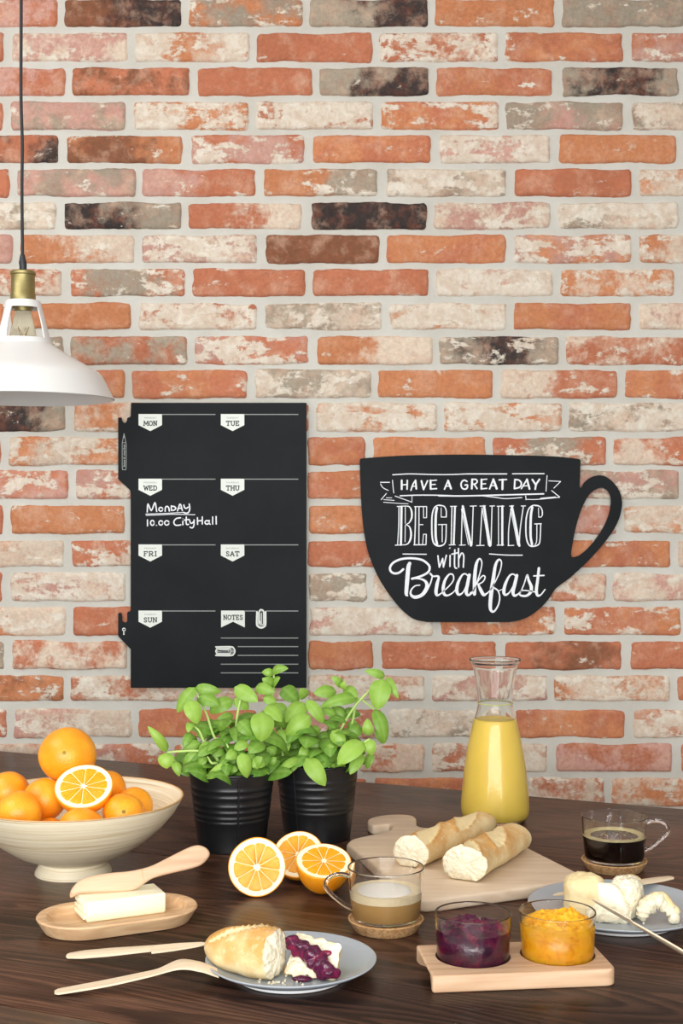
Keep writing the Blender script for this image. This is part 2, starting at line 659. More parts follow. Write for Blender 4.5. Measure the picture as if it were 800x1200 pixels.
m = Mat('bread_crust')
v = m.coord()
n, n2, n3 = m.noise(v, 26, 4, .55), m.noise(v, 130, 5, .65), m.noise(v, 9, 3, .5)
g = m.attr('bake').outputs['Fac']
c = m.mix(m.step(m.math('ADD', m.math('MULTIPLY', g, .8), m.math('MULTIPLY', m.math('SUBTRACT', n, .5), 1.2)), .15, .85), lin((236, 214, 164)), lin((210, 156, 84)))
c = m.mix(m.math('MULTIPLY', m.step(n2, .5, .75), .5), c, lin((246, 232, 198)))
m.p(Base_Color=c, Roughness=.62, Specular_IOR_Level=.3)
m.bump(m.math('ADD', n2, n), .35, .003)
M['crust'] = m.m
m = Mat('bread_crumb')
v = m.coord()
n = m.noise(v, 170, 5, .65)
vo = m.node('ShaderNodeTexVoronoi', {'Vector': v, 'Scale': 210}).outputs['Distance']
m.p(Base_Color=m.ramp(n, [(.3, lin((226, 212, 178))), (.6, lin((246, 237, 212)))]), Roughness=.9, Specular_IOR_Level=.15, Subsurface_Weight=.15, Subsurface_Radius=(.006, .005, .003), Subsurface_Scale=.4)
m.bump(m.math('ADD', n, vo), .5, .003)
M['crumb'] = m.m
M['plate'] = plain('grey_glaze', (164, 171, 178), .26, spec=.5, var=.02, sc=40)
M['plate_edge'] = plain('bare_clay_foot', (222, 222, 222), .5)

# ------------------------------------------------------------------ the brick wall
PAL = {'r': (184, 116, 88), 'o': (194, 130, 92), 'p': (192, 150, 138), 'w': (210, 194, 176), 'b': (132, 88, 66), 'k': (60, 54, 53), 'g': (158, 148, 132)}
# per course: top and bottom pixel rows and (left, right, code): base colour, second colour, limewash 0-9, side of the second colour
COURSES = [
 (-1, 32, '-72 68 rp2,75 213 bk0R,221 355 og4,362 502 gk1R,509 650 oo2,658 801 gg2'),
 (38, 73, '-130 5 rr1,14 150 pw4,157 293 wo7,300 437 rr2R,444 584 rw6,591 730 or3,739 880 pr3'),
 (79, 113, '-62 77 rp1,84 223 br0,231 367 rr1,373 503 gk2R,510 647 ro2,658 795 gk2C'),
 (119, 153, '-136 5 rr1,12 148 gp2,156 292 ow6,300 438 rw8,446 585 ro4,592 730 pg3,740 880 gw5'),
 (158, 192, '-68 69 rk2,78 215 ob3,223 357 pr5,366 505 ro2,514 645 pw7,654 793 oo1'),
 (198, 231, '-126 12 rr2,20 160 pg3,166 300 pr2R,309 443 og4R,452 593 wg6,602 740 rr2,748 890 ow5'),
 (237, 269, '-74 66 wg6,75 213 gk2L,220 355 rw3R,364 500 kk0,508 645 pw5,653 795 wg8'),
 (275, 309, '-122 15 pp2,23 158 ow3R,166 302 pw6,311 445 bb1,452 593 ro1,602 740 po6,748 890 ow4'),
 (315, 348, '-72 73 rw4,82 217 rg4C,225 358 rr2,366 503 rr2,510 648 wp8,656 790 ow4'),
 (355, 387, '-128 4 or1,12 154 oo0,162 301 rw7,310 448 gw4,456 594 wo7,601 740 ro1,748 886 pw4'),
 (394, 428, '-70 75 gg3,82 220 rg3,227 362 pr6,371 507 ow3R,514 655 gk4C,662 803 rw3'),
 (433, 467, '-136 2 gg3,10 147 or2,154 290 or3,298 435 wg5,442 578 oo3,586 723 rw4L,731 870 or2'),
 (472, 506, '-62 78 gk3C,86 220 ow3,227 362 rr3,370 512 wo7,519 658 wo7,665 803 gw6'),
 (512, 546, '-134 2 rr2,10 150 ow5,158 290 or3,298 352 rr3,360 428 or1,437 570 oo1,577 711 rg4C,718 860 rw3'),
 (551, 585, '-62 81 pr5,88 224 pr5,232 352 or3,359 500 or3,508 645 oo2,655 796 pg5,804 940 or3'),
 (592, 626, '-132 5 rr2,12 147 oo3,155 290 rr3,298 354 rr2,361 500 oo2,508 640 or3,650 722 pr4,730 870 wo6'),
 (633, 665, '-64 76 ow3R,83 220 rw5R,228 352 or3,360 500 rr2,508 640 or2,648 786 or3,793 930 wp6'),
 (671, 705, '-132 3 rr2,12 148 pw7,156 290 or3,298 354 or3,361 430 gg5,437 570 ow5,578 710 rw4,717 850 pw5'),
 (711, 745, '-60 78 ow5R,85 222 rr2,230 354 or2,362 508 pw7,515 651 ro4,660 798 or4'),
 (751, 785, '-134 6 gg3,14 150 rw3,158 290 or2,298 354 rr2,361 437 or1,446 582 rr2,591 728 rb2,738 870 rr2'),
 (791, 822, '-66 75 ob4,82 220 rw5,228 352 rw5,360 498 rw5,505 642 pw6,648 785 ow5,792 930 rr2'),
 (831, 865, '-134 9 rr3,16 155 pw5,162 300 ro2,310 448 pr3,455 597 wg7,603 732 or2,741 880 wr6'),
 (871, 905, '-92 50 rw3,58 196 rp5,204 340 or3,348 412 rr2,420 497 rw4,505 642 wr6,651 788 rp2,797 930 or2'),
 (911, 945, '-140 10 or3,18 156 rw3,164 300 or3,308 430 rr3,438 580 or2,588 612 rr3,618 708 rw5,716 856 ow4'),
]
rnd = random.Random(11)
S = DW / F
BR = dict(v=[], f=[], base=[], second=[], par=[])


def brick(px0, px1, py0, py1, code, fine=True):
    seed = rnd.random()
    (x0, z1), (x1, z0) = onwall(px0, py0, DW), onwall(px1, py1, DW)
    nx, nz = (34, 9) if fine else (10, 4)
    w, h = x1 - x0, z1 - z0
    sd = seed * 97
    base, sec = (V(lin(PAL[c])[:3]) for c in code[:2])
    j = rnd.uniform(.88, 1.1)
    base, sec = base * j, sec * rnd.uniform(.9, 1.1)
    wh = int(code[2]) / 9.0
    side = code[3] if len(code) > 3 else ''
    n0 = len(BR['v'])
    hh = rnd.uniform(.0042, .0066)
    tilt = rnd.uniform(-.02, .02)
    e = .0055
    for i in range(nx + 1):
        # points gather near the edges so the arris is crisp
        u = i / nx
        u = .5 - .5 * cos(pi * u) if nx < 20 else u + .055 * -sin(2 * pi * u)
        for k in range(nz + 1):
            t = k / nz
            t = t - .11 * sin(2 * pi * t)
            xj = .0040 * noise.noise(V((sd, t * 2.2, 3.0 * (u > .5)))) + .0016 * noise.noise(V((sd + 5, t * 9, 3.0 * (u > .5))))
            zj = .0050 * noise.noise(V((u * 3.0, sd, 5.0 * (t > .5)))) + .0020 * noise.noise(V((u * 18, sd, 5.0 * (t > .5))))
            eu, et = abs(2 * u - 1), abs(2 * t - 1)
            x = x0 + w * u + xj * eu ** 3
            z = z0 + h * t + zj * et ** 3
            # rounded corners
            cx, cz = min(u, 1 - u) * w, min(t, 1 - t) * h
            rc = .009
            if cx < rc and cz < rc:
                dx, dz = (rc - cx) / rc, (rc - cz) / rc
                l = sqrt(dx * dx + dz * dz)
                mx = max(dx, dz)
                if l > 0:
                    x += (1 if u < .5 else -1) * rc * dx * (1 - mx / l)
                    z += (1 if t < .5 else -1) * rc * dz * (1 - mx / l)
            dist = min(cx, cz)
            q = min(1, dist / e)
            y = -hh * sqrt(1 - (1 - q) ** 2) + .0022 * (1 - q)
            y += (.0018 * noise.noise(V((x * 22, z * 22, sd))) + tilt * .03 * (u - .5)) * q
            BR['v'].append((x, DW + y, z))
            g = {'': .5, 'R': .5 + 1.1 * (u - .45), 'L': .5 + 1.1 * (.55 - u), 'C': .5 + 1.6 * (.26 - abs(u - .5))}[side]
            BR['base'].append(tuple(base) + (1,))
            BR['second'].append(tuple(sec) + (1,))
            BR['par'].append((wh, min(1.6, max(-.6, g)) , seed, 1))
    for i in range(nx):
        for k in range(nz):
            a = n0 + i * (nz + 1) + k
            BR['f'].append((a, a + nz + 1, a + nz + 2, a + 1))


CODES = ['rr2', 'ro2', 'or3', 'pw5', 'wo7', 'rw4', 'gk3', 'ow4', 'pr3', 'gg4', 'bb1', 'wg6']
for top, bot, row in COURSES:
    items = [(float(a), float(b), c) for a, b, c in (q.split() for q in row.split(','))]
    for a, b, c in items:
        brick(a, b, top, bot, c, b > -5 and a < 805)
    x = items[0][0] - 9
    while x > -1250:
        brick(x - 138, x, top, bot, rnd.choice(CODES), False)
        x -= 147
    x = items[-1][1] + 9
    while x < 1500:
        brick(x, x + 138, top, bot, rnd.choice(CODES), False)
        x += 147
top = -41
rows = []
while top > -215:
    rows.append((top, top + 33))
    top -= 39.6
top = 951
while top < 1235:
    rows.append((top, top + 33))
    top += 39.6
for i, (a, b) in enumerate(rows):
    x = -1250 - 70 * (i % 2)
    while x < 1500:
        brick(x, x + 138, a, b, rnd.choice(CODES), False)
        x += 147
XL, XR = -2.4, 2.4
wall = structure('wall_back', box(XL, XR, DW, DW + .25, 0, 2.75), M['mortar'])
wall_b = obj('brickwork', (BR['v'], BR['f']), M['brick'], wall, angle=None)
for nm, key in (('base', 'base'), ('second', 'second'), ('params', 'par')):
    a = wall_b.data.attributes.new(nm, 'FLOAT_COLOR', 'POINT')
    a.data.foreach_set('color', [x for c in BR[key] for x in c])
structure('floor', box(XL, XR, -2.0, DW + .25, -.1, 0), M['floor'])
structure('ceiling', box(XL, XR, -2.0, DW + .25, 2.75, 2.85), M['ceiling'])
# ------------------------------------------------------------------ the table
P0, P1 = at(0, 880), at(800, 948)
ux = (P1 - P0).normalized()
ang = atan2(ux.y, ux.x)
nx_ = V((-ux.y, ux.x, 0))                     # towards the wall
org = V((0, 0, 0)) + nx_ * (P0 - V((0, 0, TZ))).dot(nx_)
org = V((org.x, org.y, 0))                    # foot of the back edge, x along the table
table = thing('dining_table', 'dark brown stained wooden dining table laid for breakfast before the brick wall', 'table', org, (0, 0, ang))
u0 = P0.x / ux.x
def along(p):
    return (V((p.x, p.y, 0)) - org).dot(ux)
def depth(p):
    return (V((p.x, p.y, 0)) - org).dot(nx_)
TL, TR = along(V((-.745, 2.86, 0))), along(V((1.15, 2.05, 0)))
s1, s2 = depth(at(156, 998)), depth(at(0, 1176.5))
s3 = s2 - .58
g = .0012
for a, b in ((s1 + g, 0), (s2 + g, s1 - g), (s3, s2 - g)):
    o = obj('tabletop_leaf', box(TL, TR, a, b, TZ - .036, TZ, .002), M['table'], table)
ym = s3 / 2
for yy in (-.12, s3 + .12):
    obj('apron', box(TL + .12, TR - .12, yy - .012, yy + .012, TZ - .136, TZ - .036, .002), M['table'], table)
for xx in (TL + .12, TR - .12):
    obj('apron', box(xx - .012, xx + .012, s3 + .132, -.132, TZ - .136, TZ - .036, .002), M['table'], table)
    for yy in (-.12, s3 + .12):
        sx, sy = (-.018 if xx < 0 else .018), (.018 if yy > -.5 else -.018)
        obj('leg', box(xx - .035, xx + .035, yy - .035, yy + .035, 0, TZ - .036, .004), M['table'], table)

# ------------------------------------------------------------------ lettering helpers (flat strokes lying on the boards)
def stroke(pts, w, smooth=True, y=0.0, th=.0004, steps=5, pressure=0.0):
    """ribbon with round ends along (x, z) points; w: width or one width per point;
    pressure widens the parts drawn downwards, as a brush pen does"""
    p = [V((q[0], q[1], 0)) for q in pts]
    ws = list(w) if hasattr(w, '__len__') else [w] * len(p)
    if smooth and len(p) > 2:
        q = catmull(p, steps)
        wq = []
        for i in range(len(p) - 1):
            wq += [ws[i] + (ws[i + 1] - ws[i]) * k / steps for k in range(steps)]
        wq.append(ws[-1])
        p, ws = q, wq
    m = len(p)
    if pressure:
        raw = []
        for i in range(m):
            d = (p[min(i + 1, m - 1)] - p[max(i - 1, 0)])
            d = d.normalized() if d.length > 0 else V((1, 0, 0))
            raw.append(ws[i] * (1 + pressure * max(0, -d.y) ** 1.5))
        ws = [(raw[max(0, i - 2)] + raw[max(0, i - 1)] + raw[i] + raw[min(m - 1, i + 1)] + raw[min(m - 1, i + 2)]) / 5 for i in range(m)]
    left, right = [], []
    for i in range(m):
        a = p[i] - p[i - 1] if i else p[1] - p[0]
        b = p[i + 1] - p[i] if i < m - 1 else a
        a, b = a.normalized(), b.normalized()
        t = a + b
        t = t.normalized() if t.length > 1e-3 else a
        nn = V((-t.y, t.x, 0))
        k = min(1.6, 1 / max(.35, nn.dot(V((-a.y, a.x, 0)))))
        left.append(p[i] + nn * ws[i] / 2 * k)
        right.append(p[i] - nn * ws[i] / 2 * k)
    verts, faces = [], []
    for a, b in zip(left, right):
        verts += [V((a.x, y, a.y)), V((b.x, y, b.y))]
    for i in range(m - 1):
        faces.append((2 * i, 2 * i + 1, 2 * i + 3, 2 * i + 2))
    for e, i in ((0, 0), (1, m - 1)):
        n0 = len(verts)
        c, r = p[i], ws[i] / 2
        verts.append(V((c.x, y - th * .02, c.y)))
        for k in range(10):
            verts.append(V((c.x + r * cos(2 * pi * k / 10), y - th * .02, c.y + r * sin(2 * pi * k / 10))))
        for k in range(10):
            faces.append((n0, n0 + 1 + k, n0 + 1 + (k + 1) % 10))
    return verts, faces


class Pen:
    "collects strokes given in photo pixels of a crop, on a wall plane at distance d"
    def __init__(self, d, ox=0.0, oy=0.0, s=1.0):
        self.d, self.ox, self.oy, self.s, self.parts, self.k = d, ox, oy, s, [], 0

    def pt(self, u, v):
        return onwall(self.ox + u / self.s, self.oy + v / self.s, self.d)

    def crop(self, ox, oy, s):
        self.ox, self.oy, self.s = ox, oy, s

    def line(self, pts, w, smooth=True, **k):
        if isinstance(pts, str):
            pts = [tuple(map(float, q.split(','))) for q in pts.split()]
        sc = self.d / F / self.s
        w = [x * sc for x in w] if hasattr(w, '__len__') else w * sc
        self.k += 1
        self.parts.append(stroke([self.pt(*q) for q in pts], w, smooth, y=-.00002 * self.k, **k))

    def ring(self, cx, cy, rx, ry, w):
        self.line([(cx + rx * cos(2 * pi * k / 16), cy + ry * sin(2 * pi * k / 16)) for k in range(17)], w)

    def fill(self, pts):
        q = [self.pt(*p) for p in pts]
        tri = tessellate_polygon([[V((a, b, 0)) for a, b in q]])
        self.k += 1
        self.parts.append(([V((a, -.00002 * self.k, b)) for a, b in q], [tuple(t) for t in tri]))

    def build(self, name, mat, parent, off):
        o = obj(name, join(*self.parts), mat, parent, smooth=False)
        o.location = (0, off, 0)
        self.parts, self.k = [], 0
        return o


SLAB = {  # a small slab-serif alphabet in a 0..1 box, y down
 'M': ('0,1 .1,0', '.1,0 .5,.8', '.5,.8 .9,0', '.9,0 1,1', '-.1,1 .14,1', '.86,1 1.1,1', '-.02,0 .14,0', '.86,0 1.02,0'),
 'O': ('.5,0 .12,.15 0,.5 .12,.85 .5,1 .88,.85 1,.5 .88,.15 .5,0',),
 'N': ('.1,0 .1,1', '.1,0 .9,1', '.9,0 .9,1', '-.05,0 .2,0', '-.05,1 .25,1', '.75,0 1.05,0'),
 'T': ('0,0 1,0', '0,0 0,.2', '1,0 1,.2', '.5,0 .5,1', '.3,1 .7,1'),
 'U': ('.1,0 .1,.7 .3,.97 .5,1 .7,.97 .9,.7 .9,0', '-.06,0 .26,0', '.74,0 1.06,0'),
 'E': ('.12,0 .12,1', '0,0 .9,0', '.9,0 .9,.2', '.12,.48 .65,.48', '0,1 .92,1', '.92,1 .92,.8'),
 'W': ('0,0 .25,1', '.25,1 .5,.1', '.5,.1 .75,1', '.75,1 1,0', '-.12,0 .14,0', '.86,0 1.12,0'),
 'D': ('.12,0 .12,1', '0,0 .5,0 .85,.15 1,.5 .85,.85 .5,1 0,1'),
 'H': ('.1,0 .1,1', '.9,0 .9,1', '.1,.5 .9,.5', '-.05,0 .25,0', '-.05,1 .25,1', '.75,0 1.05,0', '.75,1 1.05,1'),
 'F': ('.12,0 .12,1', '0,0 .95,0', '.95,0 .95,.2', '.12,.48 .65,.48', '0,1 .35,1'),
 'R': ('.12,0 .12,1', '0,0 .6,0 .85,.1 .88,.28 .8,.46 .55,.52 .12,.52', '.5,.52 .92,1', '0,1 .3,1', '.82,1 1.05,1'),
 'I': ('.5,0 .5,1', '.2,0 .8,0', '.2,1 .8,1'),
 'S': ('.88,.2 .75,.04 .45,0 .15,.08 .1,.28 .3,.45 .7,.55 .9,.72 .8,.94 .5,1 .2,.96 .08,.78',),
 'A': ('.02,1 .48,0', '.48,0 .98,1', '.18,.64 .82,.64', '-.08,1 .18,1', '.82,1 1.08,1'),
}
WID = {'I': .45, 'M': 1.15, 'W': 1.2, 'S': .72, 'E': .78, 'F': .75}


def slab_word(pen, word, x0, x1, y0, y1, w):
    "fit a word between pixel columns x0 and x1"
    h = y1 - y0
    ws = [WID.get(c, .9) for c in word]
    gap = .32
    tot = sum(ws) + gap * (len(word) - 1)
    k = (x1 - x0) / tot
    x = x0
    for c, q in zip(word, ws):
        for s in SLAB[c]:
            pts = [tuple(map(float, a.split(','))) for a in s.split()]
            pen.line([(x + a * q * k, y0 + b * h) for a, b in pts], w, len(pts) > 2)
        x += (q + gap) * k


def type_text(name, text, height, mat, parent, x, z, y, width=None, roty=0.0):
    "small set type: built-in font turned into mesh, centred on x, z"
    cu = bpy.data.curves.new(name, 'FONT')
    cu.body = text
    cu.size = 1.0
    cu.align_x, cu.align_y = 'CENTER', 'CENTER'
    t = bpy.data.objects.new(name, cu)
    COL.objects.link(t)
    dg = bpy.context.evaluated_depsgraph_get()
    me = bpy.data.meshes.new_from_object(t.evaluated_get(dg))
    bpy.data.objects.remove(t)
    xs = [v.co.x for v in me.vertices]
    ys = [v.co.y for v in me.vertices]
    sy = height / (max(ys) - min(ys))
    sx = width / (max(xs) - min(xs)) if width else sy
    for v in me.vertices:
        a, b = v.co.x * sx, v.co.y * sy
        a, b = a * cos(roty) - b * sin(roty), a * sin(roty) + b * cos(roty)
        v.co = (a, 0, b)
    me.materials.clear()
    me.materials.append(mat)
    o = bpy.data.objects.new(name, me)
    COL.objects.link(o)
    o.parent = parent
    o.location = (x, y, z)
    return o


# ------------------------------------------------------------------ the weekly planner board
DB = DW - .018                      # front face of the boards
def W(pts, s=1.0, ox=0.0, oy=0.0):
    return [onwall(ox + u / s, oy + v / s, DB) for u, v in pts]

planner = thing('planner_board', 'tall black weekly planner chalkboard with hooked tabs hung on the brick wall', 'chalkboard', (0, DB, 0))
outer = W([(153.5, 472), (358.6, 472), (359, 472.4), (359, 805.6), (358.4, 806), (153.6, 806), (153, 805.4), (153, 760.7), (148, 755.6), (138.8, 746), (138.4, 745), (138.4, 719.7),
           (138.9, 718.4), (140, 718), (141.6, 718.4), (142.4, 719.7), (143, 727.5), (144, 729), (146, 729.6), (148.3, 729), (149, 727.5), (149, 718.5), (149.8, 717), (152, 716.5), (153, 715),
           (153, 577.5), (152, 574), (138.8, 562), (138.4, 561), (138.4, 490), (139, 489.3), (141.8, 489.3), (142.4, 490), (143, 493), (144.3, 495), (146, 495.7), (147.7, 495), (148.6, 493), (149, 490.2), (150, 489.3), (152.2, 488.8), (153, 487)])
obj('panel', plate2(outer, [], 0, .004), M['board'], planner, angle=20)
for px, py in ((200, 520), (315, 520), (200, 760), (315, 760)):
    x, z = onwall(px, py, DB)
    obj('spacer', xf(lathe([(0, 0), (.012, 0), (.012, .0165), (0, .0165)], 20), Matrix.Translation((x, .0035, z)) @ Matrix.Rotation(-pi / 2, 4, 'X')), M['board'], planner)
DAYS = [('MON', 'MONDAY', 0, 0), ('TUE', 'TUESDAY', 1, 0), ('WED', 'WEDNESDAY', 0, 1), ('THU', 'THURSDAY', 1, 1), ('FRI', 'FRIDAY', 0, 2), ('SAT', 'SATURDAY', 1, 2), ('SUN', 'SUNDAY', 0, 3)]
TX, TY = (162.3, 258.7), (485.2, 561.0, 638.0, 715.5)
pen = Pen(DB)
for short, long_, c, r in DAYS:
    x, y = TX[c], TY[r]
    pen.fill([(x, y), (x + 27.5, y), (x + 27.5, y + 13), (x + 13.8, y + 20), (x, y + 13)])
    t = pen.build('day_tag', M['print'], planner, -.0004)
    slab_word(pen, short, x + 6.4, x + 21.3, y + 8.4, y + 13.4, 1.05)
    pen.build('day_letters', M['ink'], t, -.0002)
    cx, cz = onwall(x + 13.8, y + 4.6, DB)
    type_text('day_caption', long_, 1.75 * DB / F, M['ink_grey'], t, cx, cz, -.0002, width=(8.5 + .9 * len(long_)) * DB / F)
for c in (0, 1):
    for r in range(4):
        x = TX[c] + 27.5
        segs = [(x, (252, 349)[c])] if (c, r) != (1, 3) else [(x, 299.5), (312, 349)]
        for a, b in segs:
            pen.line([(a, TY[r] + .5), (b, TY[r] + .5)], 1.0, False)
            pen.build('ruled_line', M['print_grey'], planner, -.0004)
pen.fill([(259, 715.5), (286.8, 715.5), (286.8, 735.3), (273, 728.5), (259, 735.3)])
t = pen.build('notes_tag', M['print'], planner, -.0004)
slab_word(pen, 'NOTES', 262, 284.2, 720.9, 726, 1.0)
pen.build('notes_letters', M['ink'], t, -.0002)
for y, a in ((747.7, 259), (757.7, 278.7), (768, 278.7), (778.3, 259), (788.5, 259)):
    pen.line([(a, y), (349, y)], 1.0, False)
    pen.build('ruled_line', M['print_grey'], planner, -.0004)
# printed paper clips, marker pen and key
pen.crop(240, 700, 6.667)
pen.fill([(412, 118), (440, 92), (468, 118), (468, 215), (440, 236), (412, 215)])
t = pen.build('paper_clip_print', M['print_mid'], planner, -.0004)
pen.line('440,118 432,125 432,180', 9)
pen.line('432,112 447,112 450,125 450,205', 7)
pen.line('420,205 432,222 448,222', 6)
pen.build('paper_clip_ink', M['ink'], t, -.0004)
pen.line('407,112 405,200 412,225 440,238 468,225 474,200 474,112', 13)
pen.line('426,205 424,118 430,100 442,96 456,104 460,120 460,200', 10)
pen.build('paper_clip_wire', M['print'], t, -.0008)
pen.fill([(88, 395), (200, 392), (228, 420), (200, 450), (88, 448)])
t = pen.build('paper_clip_print', M['print_mid'], planner, -.0004)
pen.line('98,410 120,418 180,420', 9)
pen.line('100,428 180,430 195,421 188,408', 7)
pen.line('205,405 215,420 205,436', 6)
pen.build('paper_clip_ink', M['ink'], t, -.0004)
pen.line('86,387 200,386 224,396 234,420 224,444 200,454 86,453', 12)
pen.line('190,402 104,403 88,412 86,426 96,437 120,440 190,440', 9)
pen.build('paper_clip_wire', M['print'], t, -.0008)
pen.crop(130, 475, 4.706)
pen.line('72,157 64,198 62,215 62,340 64,355 82,355 84,340 84,215 81,198 72,157', 3.2, False)
pen.line('64,206 82,206', 3, False)
pen.line('72,157 72,178', 5, False)
t = pen.build('marker_print', M['print_grey'], planner, -.0004)
cx, cz = onwall(130 + 73 / 4.706, 475 + 276 / 4.706, DB)
type_text('marker_caption', 'board marker', 2.3 * DB / F, M['print_mid'], t, cx, cz, -.0002, width=27 * DB / F, roty=pi / 2)
pen.crop(130, 700, 8.89)
pen.ring(135, 335, 14, 14, 9)
pen.line('133,350 131,388', 7, False)
pen.line('131,384 140,384', 8, False)
pen.line('132,370 140,370', 7, False)
pen.build('key_print', M['print'], planner, -.0004)
# handwriting
pen.crop(150, 555, 6.667)
w = 10
for s in ('150,300 156,238 182,288 210,228 224,296', '290,295 292,264 306,256 318,268 322,292', '338,252 338,287', '338,254 362,258 373,272 360,285 338,288',
          '386,292 403,240', '403,240 412,244 424,288', '390,272 418,270', '436,245 440,262 452,272 470,262', '478,238 482,275 472,303 452,309 434,303'):
    pen.line(s, w, s.count(' ') > 1)
pen.ring(256, 279, 15, 15, w)
pen.build('handwritten_monday', M['paint'], planner, -.0004)
pen.line('138,316 300,311 428,303', 6)
pen.line('142,326 250,322 350,318 522,321', 6)
pen.build('underline', M['paint'], planner, -.0004)
for s in ('152,362 152,408', '221,404 224,404', '410,345 380,350 362,366 358,385 370,402 390,404 412,400', '428,372 428,400', '428,352 429,352', '455,340 454,385 460,398 472,396', '440,363 478,358',
          '482,366 486,382 498,388 512,376', '516,362 514,405 502,424 484,418', '542,345 543,396', '580,338 580,394', '545,370 580,366', '634,366 634,385 641,396', '661,338 661,394', '688,335 689,394'):
    pen.line(s, w, s.count(' ') > 1)
pen.ring(190, 385, 14, 19, w)
pen.ring(256, 385, 15, 17, w)
pen.ring(303, 385, 17, 17, w)
pen.ring(616, 381, 15, 14, w)
pen.build('handwritten_appointment', M['paint'], planner, -.0004)

# ------------------------------------------------------------------ the cup-shaped chalkboard
sign = thing('cup_chalkboard', 'black chalkboard cut out as a coffee cup with white chalk lettering on brick wall', 'chalkboard', (0, DB, 0))
co = catmull([(421.8, 538.4, 0), (426, 537, 0), (466, 534.2, 0), (510, 533, 0), (560, 532.8, 0), (640, 534.4, 0), (674, 537.3, 0), (679.6, 539, 0)], 5)
cr = catmull([(680, 540, 0), (679.4, 560, 0), (678.6, 576, 0)], 4)
ch = catmull([(679.6, 573.5, 0), (685, 565, 0), (692.5, 559.3, 0), (701.5, 557, 0), (710.5, 559, 0), (719.5, 566.5, 0), (726.2, 577, 0), (728.8, 590.5, 0), (725.5, 607, 0), (718, 622, 0), (706, 638.5, 0), (692.5, 653.5, 0), (680.5, 665.5, 0), (667, 677.5, 0), (655, 686.5, 0), (649.5, 691.5, 0), (643, 701.5, 0), (634, 711.5, 0), (621, 721.5, 0), (608, 727, 0), (596, 729, 0)], 5)
cl = catmull([(500, 729, 0), (485, 725.5, 0), (472, 716, 0), (460.6, 703, 0), (447.5, 684, 0), (438, 665.5, 0), (430.6, 645, 0), (426, 621, 0), (423.2, 591, 0), (421.8, 557.5, 0), (421.4, 540, 0)], 5)
outer = [onwall(q.x, q.y, DB) for q in co + cr[:-2] + ch + cl]
hole = [onwall(q.x, q.y, DB) for q in catmull([(687, 584.5, 0), (691.7, 578, 0), (698.5, 573.2, 0), (706, 571.7, 0), (712.7, 576, 0), (715.4, 584.5, 0), (715, 595, 0), (712, 607, 0), (704.5, 622, 0), (692.5, 638.5, 0), (680.5, 649.7, 0), (672, 652.9, 0), (669, 650, 0), (670.7, 637, 0), (675, 616, 0), (680.5, 598, 0)], 4, True)]
obj('panel', plate2(outer, [hole], 0, .004), M['board'], sign, angle=20)
for px, py in ((470, 580), (630, 580), (550, 700)):
    x, z = onwall(px, py, DB)
    obj('spacer', xf(lathe([(0, 0), (.012, 0), (.012, .0165), (0, .0165)], 20), Matrix.Translation((x, .0035, z)) @ Matrix.Rotation(-pi / 2, 4, 'X')), M['board'], sign)
pen = Pen(DB, 430, 545, 6.667)
# ribbon banner (second half measured in the neighbouring crop, 733 units further right)
for s, w in (('200,76 330,69 480,73 640,74 780,69', 8), ('778,69 1090,69', 9), ('1135,68 1382,67', 8), ('258,240 400,235 560,236 700,241', 9), ('560,240 760,241 1080,233 1378,225', 11), ('880,238 1000,252 1080,262 1208,254', 7),
             ('198,118 202,165 208,218', 6), ('1405,82 1400,150 1397,205', 6), ('175,135 105,135', 7), ('105,148 125,178 165,198', 6), ('150,222 110,270', 6), ('150,256 192,256', 5), ('130,270 212,276', 5), ('128,290 230,298 320,303', 5),
             ('218,242 290,268 350,290', 6), ('350,290 350,242', 5), ('1418,123 1511,128', 6), ('1511,128 1458,180', 6), ('1441,200 1503,250', 7), ('1503,252 1330,268 1240,268', 6), ('1240,270 1238,240', 6), ('1355,260 1470,250', 8)):
    pen.line(s, w)
pen.build('banner_outline', M['paint'], sign, -.0004)
T, B = 120, 188
for s, w in ((f'270,{T} 270,{B}', 15), (f'314,{T} 312,{B}', 12), ('272,155 312,152', 9), ('342,197 358,150 378,120', 11), ('378,120 384,185', 14), ('350,168 384,164', 8), ('424,124 441,190', 14), ('441,190 472,122', 11),
             ('495,120 496,186', 15), ('495,122 542,118', 9), ('496,153 532,151', 9), ('496,187 543,184', 10), ('604,188 632,122', 12), ('632,122 655,184', 16), ('614,166 648,164', 8),
             ('780,128 760,118 740,130 733,155 742,180 762,188 780,180 783,156 765,156', 12), ('820,112 817,184', 15), ('820,113 848,112 860,128 846,146 822,150', 11), ('836,150 858,184', 12),
             ('893,113 892,186', 15), ('893,114 935,110', 9), ('893,148 925,146', 9), ('893,186 935,182', 10), ('956,186 985,112', 12), ('985,112 1012,184', 17), ('968,162 1004,160', 8),
             ('1030,116 1088,113', 11), ('1058,114 1056,188', 16), ('1154,113 1150,184', 13), ('1154,113 1185,118 1204,142 1192,172 1152,184', 12), ('1204,184 1248,112', 11), ('1248,112 1268,186', 15), ('1218,164 1262,160', 8),
             ('1290,114 1314,150', 14), ('1345,112 1320,150 1312,188', 14)):
    pen.line(s, w)
pen.build('banner_lettering', M['paint'], sign, -.0004)
Z = 733
def sh(s, dx):
    return ' '.join('%g,%s' % (float(q.split(',')[0]) + dx, q.split(',')[1]) for q in s.split())
